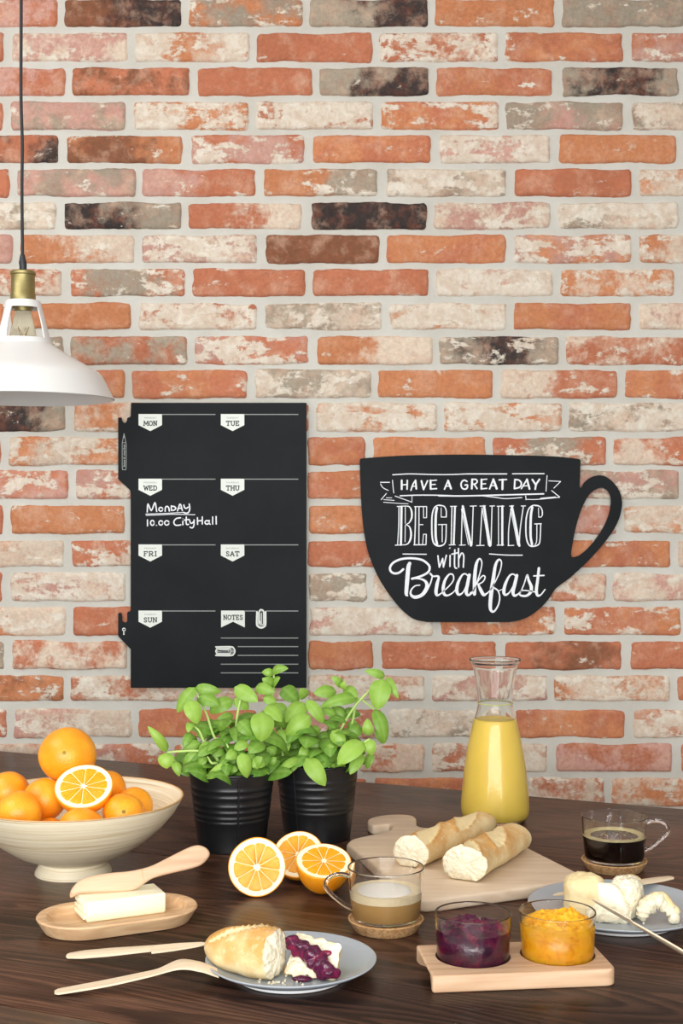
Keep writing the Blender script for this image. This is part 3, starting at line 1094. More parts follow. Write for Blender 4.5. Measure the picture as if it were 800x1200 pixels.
BEG = [('235,324 300,320', 7), ('220,626 300,622', 7), ('248,325 246,480 238,622', 7), ('268,325 266,480 264,622', 17), ('298,328 298,455', 6), ('298,470 296,600', 6),
       ('300,320 330,326 347,360 348,410 330,448 305,465', [7, 9, 14, 14, 9, 6]), ('305,465 332,485 343,530 338,580 320,612 296,624', [6, 10, 15, 15, 10, 7]),
       ('370,325 465,324', 7), ('378,325 376,480 370,620', 9), ('405,325 404,622', 8), ('440,330 441,412', 6), ('441,412 464,411', 6), ('465,325 464,411', 7), ('405,466 436,465', 7), ('365,623 458,622', 8), ('440,540 433,618', 6), ('440,540 462,541', 6), ('462,541 460,620', 8),
       ('590,318 555,314 524,335 508,390 505,470 508,560 522,612 556,632 596,622 614,585 618,468', [8, 9, 10, 11, 12, 12, 12, 12, 10, 9, 8]), ('545,335 536,400 535,550 546,618', 18), ('560,315 600,322 617,355 618,405', 9), ('618,406 578,406', 7), ('578,405 578,335', 6), ('556,465 620,464', 7), ('586,468 586,600', 7),
       ('650,323 698,322', 7), ('640,624 688,622', 7), ('662,325 656,620', 8), ('686,325 676,620', 14)]
BEG += [(sh(s, Z), w) for s, w in (('10,330 2,625', 8), ('-12,626 34,624', 7), ('14,322 44,470 78,628', 18), ('3,345 28,470 58,622', 6), ('95,325 85,625', 8), ('72,321 120,319', 7),
        ('165,335 148,624', 8), ('122,629 180,627', 7), ('148,321 190,319', 7), ('180,322 202,470 226,630', 18), ('166,342 190,470 214,626', 6), ('242,325 234,628', 8), ('225,320 262,319', 7),
        ('292,325 293,622', 7), ('322,322 322,624', 16), ('282,322 335,321', 7), ('282,626 332,624', 7),
        ('392,335 372,500 370,625', 8), ('366,629 412,627', 7), ('378,321 410,319', 7), ('396,322 426,470 455,630', 18), ('386,345 412,470 442,624', 6), ('486,325 462,500 454,628', 8), ('470,320 503,319', 7),
        ('600,316 560,316 528,345 510,410 506,480 509,560 524,614 550,634 598,625 616,590 622,462', [8, 9, 10, 11, 11, 11, 11, 12, 10, 9, 8]), ('556,330 545,400 543,550 554,620', 18), ('575,316 612,322 632,350 635,390', 9), ('635,390 624,406 606,406', 7), ('606,405 604,335', 6), ('575,460 626,458', 8), ('592,465 590,590 578,622', 7))]
for s, w in BEG:
    pen.line(s, w)
pen.build('capital_lettering', M['paint'], sign, -.0004)
pen.crop(445, 635, 6.667)
for s in ('180,95 362,97', '855,94 985,103 1112,104'):
    pen.line(s, 8)
    pen.build('rule', M['paint'], sign, -.0004)
for s in ('453,108 458,155 464,198', '464,198 490,130', '490,130 496,197', '496,197 519,105', '548,106 547,192', '544,49 547,48', '585,62 582,160 586,200 600,206', '562,96 612,84', '613,52 615,196', '616,132 634,92 648,92 655,120 651,198'):
    pen.line(s, 11)
pen.build('small_lettering', M['paint'], sign, -.0004)
w, pr = 12, .95
q = 633
for s, a, p_ in (('182,214 150,240 112,246 84,228 80,196 108,160 170,134 250,128 330,142 380,180 388,210 372,240 320,268 250,288', 17, 0), ('250,288 310,288 352,306 368,340 355,382 322,418 272,432 242,412 244,376 275,344 312,338', [8, 12, 20, 28, 30, 26, 26, 18, 12, 10, 9], 0), ('232,168 222,200 213,300 206,400 214,420', [26, 32, 32, 28, 14], 0),
                 ('372,372 396,318 408,268 394,246', 11, 0), ('394,250 415,268 458,272 446,330 438,390 446,416 470,408 492,390', [14, 12, 16, 26, 26, 20, 11, 9], 0),
                 ('488,392 540,345 574,298 570,258 542,254 510,296 494,360 502,408 530,418 570,396 602,360', [9, 9, 10, 11, 12, 20, 25, 22, 14, 9, 9], 0),
                 ('692,272 668,250 640,262 610,320 600,380 616,412 650,392 678,330 694,270', [11, 11, 14, 23, 26, 18, 10, 9, 9], 0), ('698,258 684,330 674,390 686,416 716,402 738,384', [24, 26, 26, 20, 11, 9], 0),
                 (sh('72,398 100,376 140,270 162,180 156,140 138,136 118,180 107,280 105,408', q), [9, 9, 9, 9, 11, 14, 24, 28, 26], 0), (sh('112,345 140,296 172,264 188,276 172,310 132,334', q), 10, 0), (sh('134,330 152,372 176,412 200,404 236,372', q), [14, 26, 26, 12, 9], 0),
                 (sh('228,380 268,310 304,230 316,160 296,138 270,180 252,290 236,400 228,500 238,540 262,540 292,490 302,430 286,378 244,350', q), [9, 9, 9, 10, 14, 22, 28, 30, 28, 20, 14, 12, 11, 10, 9], 0),
                 (sh('246,352 290,380 320,372', q), 7, 0),
                 (sh('432,272 408,252 378,266 346,330 334,390 348,414 380,392 414,330 430,272', q), [11, 11, 14, 23, 26, 18, 10, 9, 9], 0), (sh('436,262 420,330 406,392 418,420 450,404 478,370', q), [24, 26, 26, 20, 11, 9], 0),
                 (sh('462,400 492,330 516,258 528,300 548,350 544,392 512,420 472,420 456,404 480,380 540,384 580,392', q), [9, 9, 10, 20, 26, 24, 18, 16, 12, 9, 9, 9], 0),
                 (sh('608,206 598,300 588,380 598,418 624,412 656,372', q), [20, 22, 24, 20, 11, 9], 0), (sh('568,266 648,262', q), 11, 0)):
    pen.line(s, a, steps=8)
pen.build('script_lettering', M['paint'], sign, -.0004)

# ------------------------------------------------------------------ the pendant lamp
DL = 2.40
SL = DL / F
def lamp_xy(px, py):
    return (px - 400) * SL, CZ - (py - 600) * SL
lx, lz = lamp_xy(27, 467)
lamp = thing('pendant_lamp', 'white enamel pendant lamp with brass socket hanging from the ceiling on a black cord', 'lamp', (lx, DL, lz))
def lz_(py):
    return (467 - py) * SL
px_ = lambda r: r * SL
prof = [(33, 403), (36, 405), (53, 416), (77, 429.5), (88, 436), (91.5, 439.5), (97, 450), (104.6, 465), (106, 467.3)]
outp = [(px_(r), lz_(y)) for r, y in prof]
inn = [(px_(r - 1.6), lz_(y + 1.0)) for r, y in reversed(prof)]
inn[0] = (px_(104.8), lz_(468))
obj('shade', lathe(outp + inn, 96, closed=True), M['enamel'], lamp)
# cage of three struts between a collar and the shade
def cage_r(y):
    return 20.5 + (33 - 20.5) * (y - 355) / (403 - 355)
def band(y0, y1, r0, r1, t=1.6):
    return lathe([(px_(r0), lz_(y0)), (px_(r1), lz_(y1)), (px_(r1 - t), lz_(y1)), (px_(r0 - t), lz_(y0))], 64, closed=True)
parts = [lathe([(px_(13), lz_(352.6)), (px_(19), lz_(352.6)), (px_(20.4), lz_(354)), (px_(22.3), lz_(361.5)), (px_(20.6), lz_(361.5)), (px_(18.6), lz_(355)), (px_(13), lz_(354.4))], 64, closed=True), band(397.5, 404.5, cage_r(397.5), 34.2)]
for a0 in (80, -40, -160):
    vv, ff = [], []
    rows_ = 8
    for i in range(rows_ + 1):
        y = 359 + (400 - 359) * i / rows_
        half = 17 - 2.5 * sin(pi * i / rows_)
        for rr in (cage_r(y), cage_r(y) - 1.6):
            for k in range(7):
                a = radians(a0 - 90 + half * (k - 3) / 3)
                vv.append(V((px_(rr) * cos(a), px_(rr) * sin(a), lz_(y))))
    for i in range(rows_):
        b = i * 14
        for k in range(6):
            ff += [(b + k, b + k + 1, b + k + 15, b + k + 14), (b + k + 8, b + k + 7, b + k + 21, b + k + 22)]
        ff += [(b + 7, b, b + 14, b + 21), (b + 6, b + 13, b + 27, b + 20)]
    parts.append((vv, ff))
obj('shade_cage', join(*parts), M['enamel'], lamp)
obj('socket', lathe([(px_(r), lz_(y)) for r, y in ((0, 315.5), (3.6, 315.5), (4, 318), (13.6, 318), (14.8, 319), (14.9, 321.8), (13.8, 323), (13.9, 343.5), (14.6, 344.5), (14.7, 353), (12, 354), (11.5, 361), (0, 361))][::-1], 48), M['brass'], lamp)
obj('bulb_cap', lathe([(px_(r), lz_(y)) for r, y in ((0, 361), (10.5, 361), (9.5, 364.5), (0, 364.5))][::-1], 32), M['brass'], lamp)
obj('bulb', lathe([(px_(r), lz_(y)) for r, y in ((0, 425), (9, 424), (15, 419.5), (17.5, 412), (17, 404), (14, 386), (10.5, 370), (9, 365), (0, 364.8))], 40), M['bulb'], lamp)
fl = [(px_(5.5 * cos(k * 1.9)), px_(5.5 * sin(k * 1.9)), lz_(380 + (26 if k % 2 else 4))) for k in range(12)]
obj('filament', tube(fl, .0004, 6), M['filament'], lamp)
obj('strain_relief', tube([(0, 0, lz_(316)), (0, 0, lz_(311)), (-px_(.4), 0, lz_(308)), (-px_(.6), 0, lz_(300))], [px_(4.2), px_(4.4), px_(4.6), px_(3.0)], 16), M['rubber'], lamp)
ctop = 2.75 - lz
cpts = [(-px_(.6), 0, lz_(302)), (-px_(1.3), 0, lz_(220)), (-px_(.8), 0, lz_(170)), (-px_(2.4), 0, lz_(110)), (-px_(2.2), 0, lz_(0)), (-px_(2.4), 0, ctop - .02)]
obj('cord', tube(catmull(cpts, 6), px_(1.9), 10), M['cord'], lamp)
obj('ceiling_rose', xf(lathe([(0, -.03), (.03, -.03), (.05, -.012), (.05, 0), (0, 0)], 40), Matrix.Translation((-px_(2.4), 0, ctop))), M['enamel'], lamp)
# ------------------------------------------------------------------ helpers for the table top things
def frame_to(loc, xdir, up=(0, 0, 1)):
    "matrix with local x along xdir and local z as near up as it can be"
    x = V(xdir).normalized()
    z = V(up) - x * V(up).dot(x)
    z.normalize()
    y = z.cross(x)
    m = Matrix((x, y, z)).transposed().to_4x4()
    m.translation = loc
    return m


def on_plane(px, py, p, n):
    c = V((0, 0, CZ))
    d = V(((px - 400) / F, 1, -(py - 600) / F))
    return c + d * ((V(p) - c).dot(n) / d.dot(n))


def put(o, m):
    o.matrix_world = m
    o.location, o.rotation_euler = m.to_translation(), m.to_euler()
    return o


def attr_point(o, name, vals):
    a = o.data.attributes.new(name, 'FLOAT', 'POINT')
    a.data.foreach_set('value', vals)


# ------------------------------------------------------------------ fruit bowl
BC = at(86, 1022)
BS = BC.y / F
bowl = thing('fruit_bowl', 'wide cream spun bamboo bowl on a foot, heaped with oranges', 'bowl', BC)
out = [(0, 3.5), (34, 3.0), (36, 0), (44.5, 0), (44, 3), (40, 10), (38.5, 13.5), (41, 16), (52, 19.5), (66, 25), (88, 40), (105, 55), (118, 70), (126, 83), (127.6, 87.2)]
inn = [(126.8, 88.4), (125, 87.2), (120, 79), (112, 67.5), (100, 55.5), (84, 43), (66, 32), (48, 26), (25, 23), (0, 22)]
obj('bowl_body', lathe([(r * BS, z * BS) for r, z in out + inn], 128), M['bamboo'], bowl)
obj('rim', lathe([((127.2 + 1.15 * cos(a)) * BS, (87.9 + .9 * sin(a)) * BS) for a in [2 * pi * k / 10 for k in range(10)]], 128, closed=True), M['bamboo_rim'], bowl)


def orange(px, py, r, dd, label, seed, navel=None, squash=.96):
    d = BC.y + dd
    c = ray(px, py, d)
    R = r * d / F
    sd = seed * 13.7
    t = thing('orange', label, 'orange', c, (0.3 * sin(seed), 0.3 * cos(seed * 2), seed), 'oranges in the bamboo bowl')
    fn = lambda p: p * (1 + .022 * noise.noise(p / R * 1.1 + V((sd, 0, 0))) + .006 * noise.noise(p / R * 4 + V((0, sd, 0))))
    obj('peel', sphere(R, 48, 32, fn, (1, 1, squash)), M['peel'], t, angle=None)
    if navel:
        n = (V(navel)).normalized()
        n = t.rotation_euler.to_matrix().inverted() @ n
        q = n * R * .992
        o = obj('stem_scar', lathe([(0, -.002), (.0022, -.002), (.0026, .0004), (.0014, .0012), (0, .0006)], 14), M['scar'], t)
        o.rotation_euler = n.to_track_quat('Z', 'Y').to_euler()
        nn = V((q.x, q.y, q.z * squash))
        o.location = fn(nn)
    return t


M['scar'] = plain('orange_stem_scar', (150, 128, 44), .7)
orange(79, 885, 33.5, .035, 'largest whole orange, crowning the heap in the bamboo bowl', 1, (.08, -.95, .28))
orange(10, 928, 24.5, .045, 'orange cut by the picture edge, upper left of the bamboo bowl behind another', 2)
orange(22, 953, 27, -.064, 'shiny orange at the front of the bowl, farthest left along the rim', 3)
orange(52, 937, 25.5, -.004, 'orange wedged between the front left orange and the cut half in the bowl', 4)
orange(96, 972, 28, -.070, 'low wide orange against the near rim, directly under the cut half in the bowl', 5, None, .88)
orange(145, 953, 25, -.035, 'orange with a stem scar at the right front of the bamboo bowl', 6, (.15, -.9, .3), .9)
orange(157, 944, 22, .026, 'rightmost orange in the bamboo bowl, nearest the bare inner wall', 7)
orange(126, 924, 21.5, .053, 'orange peeping out at the right behind the cut half in the bowl', 8)
orange(58, 977, 19, -.035, 'small orange almost hidden low between two others at the near rim', 9)


def half_orange(c, n, R, deep, label, group, spin=0.0, extra=None):
    q = V(n).normalized().to_track_quat('Z', 'Y')
    t = thing('orange_half', label, 'orange half', c, (q @ Matrix.Rotation(spin, 3, 'Z').to_quaternion()).to_euler(), group)
    prof = [(0, -R * deep)]
    for k in range(1, 25):
        a = pi / 2 * k / 24
        prof.append((R * sin(a), -R * deep * cos(a)))
    prof += [(R * .985, .0006), (R * .955, .0004)]
    fn = lambda p: V((p.x, p.y, p.z)) * (1 + .014 * noise.noise(p / R * 1.2 + V((spin * 9, 2, 0))))
    obj('peel', lathe(prof, 72, fn), M['peel'], t, angle=None)
    obj('pith', lathe([(0, .0004), (R * .1, .0003), (R * .5, .0002), (R * .80, .0003), (R * .9, .0005), (R * .962, .0006)][::1], 72, fn), M['pith'], t, angle=None)
    segs = []
    N = 10
    rr = random.Random(int(spin * 100) + 5)
    cuts = [2 * pi * (k + rr.uniform(-.14, .14)) / N for k in range(N)]
    for k in range(N):
        a0, a1 = cuts[k], cuts[(k + 1) % N] + (2 * pi if k == N - 1 else 0)
        am, ha = (a0 + a1) / 2, (a1 - a0) / 2
        ri, ro = R * rr.uniform(.07, .13), R * rr.uniform(.79, .825)
        gap = R * .0045
        pts = []
        for j in range(9):
            u = -1 + 2 * j / 8
            a = am + (ha - gap / ro) * u * .98
            k2 = ro * (1 - .045 * abs(u) ** 6)
            pts.append((k2 * cos(a), k2 * sin(a)))
        for u in (.9, -.9):
            a = am + max(.03, ha - gap * 1.2 / ri) * u
            pts.append((ri * cos(a), ri * sin(a)))
        segs.append(loft(round_poly(pts, R * .03, 2), [(0, -.0010), (0, .0003), (-R * .012, .0006), (-R * .05, .0008)]))
    obj('pulp', join(*segs), M['pulp'], t, angle=60)
    return t


c = ray(98, 921.5, BC.y - .034)
half_orange(c, (.03, -.60, .80), 34 * c.y / F, .92, 'halved orange lying cut side up on the heap in the bamboo bowl', 'halved oranges', .4)
z = .0375
half_orange(at(301, 1016, z), (-.01, -.965, .26), z, .95, 'halved orange standing upright on the table, its whole cut face towards the viewer', 'halved oranges', 1.1)
half_orange(at(349, 1001, .0365), (-.10, -.74, .66), .0345, 1.0, 'halved orange on the table half hidden behind two other halves', 'halved oranges', 2.3)
half_orange(at(379, 1009, .044), (.05, -.40, .91), .0362, 1.25, 'halved orange tipped cut side up on the table beside the milky coffee cup', 'halved oranges', 3.1)

# ------------------------------------------------------------------ butter dish, butter, spreader
ad = radians(25.5)
e1 = V((cos(ad), sin(ad), 0))
e2 = V((-sin(ad), cos(ad), 0))
n_mid = 1.612
DC = e1 * .424 + e2 * 1.612 if False else V((.914, .407, 0)) * .4215 + V((-.407, .914, 0)) * 1.612
dish = thing('butter_dish', 'oval beech butter dish with a hollowed top holding the butter', 'butter dish', (DC.x, DC.y, TZ), (0, 0, ad))
hl, hr = .0985, .0565
def stadium(hl, r, n=20):
    p = []
    for k in range(n + 1):
        a = -pi / 2 + pi * k / n
        p.append((hl - r + r * cos(a), r * sin(a)))
    for k in range(n + 1):
        a = pi / 2 + pi * k / n
        p.append((-hl + r + r * cos(a), r * sin(a)))
    return p
obj('dish', loft(stadium(hl, hr), [(-.012, 0), (-.0095, .0008), (-.001, .0145), (-.0002, .0165), (-.0016, .0182), (-.0105, .0182), (-.0125, .0170), (-.0160, .0088), (-.018, .0078)]), M['beech_dark'], dish, angle=35)
bl = at(100.7, 1082, .008)
bl = bl + e1 * .001
butter = thing('butter_block', 'pale yellow rectangular block of butter in the oval wooden dish', 'butter', V((bl.x, bl.y, TZ + .008)), (0, 0, ad))
bv, bf = loft(round_poly([(0, 0), (.099, 0), (.099, .049), (0, .049)], .003, 3), rounded(.0022, .0245, 3))
obj('block', rough((bv, bf), .0006, 60, 2), M['butter'], butter, angle=60)
lay = [xf(box(-.0035 + .0006 * k, .002, .004 + .002 * k, .046, .003 + .0065 * k, .008 + .0065 * k, .0012), Matrix.Identity(4)) for k in range(3)]
obj('cut_end', rough(join(*lay), .0012, 90, 2, 4), M['butter'], butter)

p = at(82, 1050, .0326)
pq = at(148, 1045, .0326)
kd = (pq - p).normalized()
kn = kd.cross(V((0, 0, 1))).normalized()           # towards the camera
kup = (V((0, 0, 1)) - kn * .30).normalized()
kn = kd.cross(kup).normalized()
ol = [(82, 1050), (84, 1052), (96, 1047.5), (120, 1046.8), (148, 1045.2), (160, 1042), (171, 1034.5), (180, 1029), (200, 1023.5), (222, 1018.5), (236, 1013.5), (244, 1006), (246, 1000), (243.5, 995), (238, 991.5),
      (231, 990.5), (220, 993.6), (195, 1006), (180, 1013.6), (166, 1018), (150, 1021), (132, 1022.6), (115, 1025), (101, 1028.3), (92, 1033), (86, 1039), (82.5, 1045)]
km = frame_to(p, kd, kn)
loc2 = [km.inverted() @ on_plane(a, b, p, kn) for a, b in ol]
ol2 = [(q.x, q.y) for q in catmull([V((q.x, q.y, 0)) for q in loc2], 4, True)]
sp_ = loft(ol2, [(-.003, -.0062), (-.0012, -.0056), (0, -.0036), (0, -.0026), (-.0012, -.0006), (-.003, 0)])
kn_o = thing('butter_spreader', 'wooden butter spreader with a rounded handle standing on the butter block', 'butter knife')
put(kn_o, km)
obj('spreader', sp_, M['beech'], kn_o, angle=50)
gp = km.inverted() @ on_plane(167, 1026, p, kn)
obj('neck_groove', xf(box(-.0006, .0006, -.0082, .0078, -.0004, .0004, .0002), Matrix.Translation((gp.x, gp.y, 0)) @ Matrix.Rotation(.12, 4, 'Z')), M['beech_dark'], kn_o)

# ------------------------------------------------------------------ basil in black pots
PRT, PRB, PH = .064, .0505, .118
def pot_profile():
    out = [(0, .004), (PRB - .004, .004), (PRB - .003, 0), (PRB, 0), (PRB + .0006, .0015)]
    def rz(z):
        return PRB + (PRT - PRB) * z / PH
    ridges = (.045, .052, .061, .070, .083, .093)
    zs = sorted(set([.004, .03] + [q + o for q in ridges for o in (-.0032, -.002, -.001, 0, .001, .002, .0032)] + [.1, .108, .1125]))
    for z in zs:
        b = sum(.0007 * max(0, cos(min(1, abs(z - q) / .0032) * pi / 2)) for q in ridges)
        out.append((rz(z) + b, z))
    rt = PRT
    out += [(rt - .0006, .1135), (rt + .0010, .1142), (rt + .0018, .1158), (rt + .0010, .1175), (rt - .0004, .118), (rt - .0016, .1172), (rt - .0020, .115), (rz(.06) - .002, .06), (PRB - .0025, .006), (0, .006)]
    return out


def leaf_mesh(acc, base, tip, w, nrm, tint, rr):
    D = tip - base
    L = D.length
    D.normalize()
    N = nrm - D * nrm.dot(D)
    N = N.normalized() if N.length > 1e-4 else V((0, -1, 0))
    Sd = D.cross(N)
    nt, ns = 9, 6
    droop = rr.uniform(.08, .22) * L
    cup = rr.uniform(.22, .46)
    tw = rr.uniform(-.35, .35)
    n0 = len(acc['v'])
    for i in range(nt + 1):
        t = i / nt
        hw = w / 2 * (sin(pi * min(1, t ** .84)) ** .54) * (1 - .12 * t) if 0 < t < 1 else (.0006)
        arch = 4 * t * (1 - t) * droop - .25 * droop * t
        for k in range(ns + 1):
            s = -1 + 2 * k / ns
            bul = cup * hw * (1 - s * s) * .9 - (.10 * hw * (1 - min(1, abs(s) * 2.6)))
            puck = .035 * w * sin(t * 17 + abs(s) * 3) * (1 - abs(s)) * abs(s) * 2
            Q = base + D * (t * L) + Sd * (hw * s * cos(tw * t)) + N * (arch + bul + puck + hw * s * sin(tw * t))
            acc['v'].append(Q)
            acc['t'].append(min(1, max(0, tint + .10 * (1 - abs(s)) * t)))
            acc['r'].append(1.0 if k == ns // 2 else (.35 * (i % 2)))
    for i in range(nt):
        for k in range(ns):
            a = n0 + i * (ns + 1) + k
            acc['f'].append((a, a + 1, a + ns + 2, a + ns + 1))


def basil(label, pot_px, crop, leaves, stems, seed, seam_ang, fill):
    loc = at(*pot_px)
    t = thing('potted_basil', label, 'plant', loc, (0, 0, 0), 'basil plants in black pots')
    pot = obj('pot', lathe(pot_profile(), 96), M['pot'], t, angle=60)
    sm = []
    for z0, z1 in ((.004, .112),):
        for i in range(2):
            pass
    rz = lambda z: PRB + (PRT - PRB) * z / PH
    vs, fs = [], []
    for i in range(30):
        z = .004 + .108 * i / 29
        b = sum(.0007 * max(0, cos(min(1, abs(z - q) / .0032) * pi / 2)) for q in (.045, .052, .061, .070, .083, .093))
        for k, o in ((-1, -.0003), (-.6, .0009), (.6, .0009), (1, -.0003)):
            a = seam_ang + k * .034
            vs.append(V(((rz(z) + b + o) * cos(a), (rz(z) + b + o) * sin(a), z)))
    for i in range(29):
        for k in range(3):
            fs.append((4 * i + k, 4 * i + k + 1, 4 * i + k + 5, 4 * i + k + 4))
    obj('seam', (vs, fs), M['pot'], pot)
    obj('soil', rough(lathe([(0, .098), (.02, .0985), (.04, .098), (.0595, .097)], 40), .002, 90, 2, seed), M['soil'], t, angle=None)
    rr = random.Random(seed)
    acc = dict(v=[], f=[], t=[], r=[])
    ox, oy, s = crop
    to = lambda u, v, dd: ray(ox + u / s, oy + v / s, loc.y + dd) - loc
    for q in leaves:
        bu, bv, tu, tv, w = q[:5]
        dd = q[5] if len(q) > 5 else rr.uniform(-.045, .03)
        tint = q[6] if len(q) > 6 else rr.uniform(.2, .85)
        tipd = dd - rr.uniform(.0, .022)
        n = V((rr.uniform(-.3, .3), -1, rr.uniform(.25, .75)))
        b, e = to(bu, bv, dd), to(tu, tv, tipd)
        leaf_mesh(acc, b, e, w / s * (loc.y + dd) / F * 1.06, n, tint, rr)
    for k in range(fill[0]):
        a = rr.uniform(0, 2 * pi)
        h = .104 + (fill[1] - .104) * rr.random() ** 1.4
        r = .060 * sqrt(rr.random()) * (1 - .35 * (h - .104) / (fill[1] - .104))
        b = V((r * cos(a), r * sin(a), h))
        a2 = a + rr.uniform(-.9, .9)
        l = rr.uniform(.024, .044)
        e = b + V((cos(a2) * l, sin(a2) * l, rr.uniform(-.024, .008)))
        e.z = max(e.z, .112 + .02 * rr.random())
        leaf_mesh(acc, b, e, l * rr.uniform(.6, .82), V((cos(a2) * .5, sin(a2) * .5 - .5, .8)), rr.uniform(.0, .5) * (.5 + 3 * (h - .1)), rr)
    fo = obj('foliage', (acc['v'], acc['f']), M['leaf'], t, angle=None)
    attr_point(fo, 'tint', acc['t'])
    attr_point(fo, 'rib', acc['r'])
    for q in stems:
        pts = [to(u, v, dd) for u, v, dd in q]
        pts = [V((pts[0].x * .35, pts[0].y * .35 , .097))] + pts
        r0 = .0019
        obj('stem', tube(catmull(pts, 5), [r0 * (1.25 - .5 * k / (5 * (len(pts) - 1))) for k in range(5 * (len(pts) - 1) + 1)], 8), M['stem'], t)
    return t


LL = [(320, 215, 222, 352, 82, -.01, .55), (322, 218, 465, 238, 62, .0, .45), (290, 285, 335, 415, 98, -.025, .95), (335, 262, 455, 312, 84, .0, .35), (532, 288, 400, 352, 86, .005, .4), (540, 212, 668, 292, 84, .0, .7),
      (655, 215, 760, 240, 66, .01, .55), (752, 205, 695, 165, 62, .02, .5), (752, 205, 790, 160, 60, .02, .45), (755, 135, 692, 130, 46, .02, .6), (745, 132, 832, 108, 58, .02, .4), (690, 352, 688, 512, 134, -.035, .75), (712, 318, 800, 402, 84, -.02, .75),
      (700, 270, 770, 300, 60, .0, .6), (565, 400, 640, 482, 86), (532, 368, 440, 396, 48, .0, .3), (440, 440, 522, 402, 58, .0, .25), (380, 400, 440, 462, 72, .02, .3), (302, 408, 284, 460, 48, -.01, .8), (300, 465, 258, 545, 52, -.01, .3), (350, 432, 372, 505, 60, .0, .5),
      (352, 522, 258, 552, 56, -.02, .45), (330, 570, 258, 662, 66, -.03, .5), (430, 530, 340, 592, 84, -.035, .65), (385, 598, 335, 648, 54, -.04, .45), (512, 640, 385, 716, 66, -.058, .95), (480, 558, 420, 592, 60, -.03, .4), (440, 510, 512, 522, 62, -.02, .45),
      (555, 578, 492, 605, 66, -.045, .7), (612, 518, 536, 556, 58, -.04, .75), (578, 575, 610, 714, 82, -.058, .9), (695, 512, 620, 575, 92, -.03, .35), (705, 612, 638, 652, 72, -.05, .6), (765, 590, 720, 545, 72, -.01, .3), (600, 470, 575, 520, 62, -.03, .5), (520, 440, 470, 500, 70, .0, .2),
      (168, 566, 66, 432, 58, -.05, .8), (160, 575, 166, 662, 88, -.05, 1.0), (204, 622, 236, 702, 50, -.05, .6), (552, 650, 520, 684, 44, -.05, .55), (540, 275, 618, 335, 78, .015, .75), (660, 430, 760, 560, 120, .03, .2), (480, 640, 560, 600, 60, -.03, .3), (640, 660, 690, 600, 64, -.05, .5), (730, 640, 770, 600, 46, -.03, .4),
      (620, 400, 560, 470, 80, .02, .25), (320, 480, 280, 600, 58, .01, .2), (345, 640, 290, 668, 40, -.03, .35), (520, 560, 600, 590, 64, -.02, .3), (655, 590, 600, 610, 56, -.04, .55)]
SL_ = [[(500, 560, -.02), (430, 490, -.01), (385, 360, -.005), (325, 235, -.005)], [(440, 600, -.03), (375, 520, -.02), (345, 455, -.02), (305, 420, -.015)], [(430, 590, -.03), (345, 566, -.045), (260, 566, -.05), (172, 572, -.05)], [(550, 560, 0), (548, 430, 0), (560, 340, 0), (572, 285, .0)],
       [(530, 600, -.03), (515, 568, -.035), (488, 508, -.035)], [(450, 640, -.04), (415, 632, -.05), (392, 598, -.045)], [(690, 520, 0), (720, 360, 0), (755, 220, .015), (756, 140, .02)]]
basil('bushy green basil plant in the black tin pot nearest the fruit bowl', (271.5, 992), (160, 760, 4.706), LL, SL_, 7, radians(-76), (84, .190))
RL = [(662, 155, 553, 122, 50, .0, .6), (672, 160, 735, 272, 48, -.005, .65), (648, 168, 620, 338, 122, -.02, .7), (605, 335, 665, 522, 84, .0, .4), (572, 480, 566, 388, 62, -.03, .75), (572, 500, 592, 588, 70, -.045, .85), (542, 515, 402, 638, 112, -.05, .95), (540, 582, 470, 692, 68, -.04, .7),
      (592, 575, 562, 664, 54, -.02, .45), (625, 430, 655, 525, 70, .01, .45), (424, 206, 372, 155, 48, .0, .6), (436, 222, 440, 182, 46, -.01, .8), (438, 218, 512, 266, 62, .0, .55), (395, 238, 272, 246, 76, .01, .55), (512, 272, 308, 318, 74, -.01, .45), (226, 270, 195, 222, 62, .0, .6), (232, 285, 328, 412, 68, -.02, .75),
      (218, 300, 116, 405, 98, -.02, .75), (252, 372, 116, 476, 102, -.04, .8), (98, 215, 185, 300, 98, .02, .2), (308, 332, 398, 382, 52, .0, .5), (385, 342, 448, 392, 54, .01, .4), (412, 388, 355, 446, 62, .0, .4), (306, 440, 212, 486, 66, -.02, .55), (78, 448, 132, 562, 72, -.03, .7), (372, 452, 442, 536, 78, -.04, .8),
      (402, 585, 286, 625, 82, -.03, .3), (238, 548, 190, 604, 62, -.045, .7), (192, 605, 68, 684, 52, -.058, .75), (182, 632, 145, 682, 34, -.055, .6), (228, 605, 334, 756, 98, -.062, .85), (332, 518, 235, 552, 52, -.02, .4), (300, 470, 360, 520, 64, .0, .25), (470, 400, 500, 450, 60, .01, .35), (520, 420, 470, 500, 76, .0, .3),
      (200, 470, 150, 540, 70, .01, .25), (140, 560, 190, 520, 64, .0, .2), (390, 640, 360, 660, 40, -.05, .55), (260, 560, 300, 520, 60, .01, .25), (60, 300, 110, 440, 110, .0, .55), (20, 330, 10, 480, 100, -.01, .65), (440, 560, 390, 600, 70, .01, .25), (330, 560, 380, 540, 50, -.03, .5), (180, 430, 240, 500, 70, .02, .2)]
SR_ = [[(400, 520, -.02), (420, 445, -.02), (500, 315, -.012), (588, 222, -.012)], [(110, 615, -.03), (100, 520, -.02), (92, 440, -.015)], [(240, 520, 0), (230, 400, -.01), (228, 290, 0)], [(420, 560, 0), (480, 420, .005), (510, 280, 0), (560, 302, 0), (600, 335, 0)], [(480, 560, -.02), (545, 520, -.045), (575, 500, -.045)], [(230, 640, -.05), (232, 612, -.06)]]
basil('bushy green basil plant in the black tin pot nearest the bread board', (371.5, 981), (310, 760, 4.706), RL, SR_, 9, radians(-124), (84, .190))
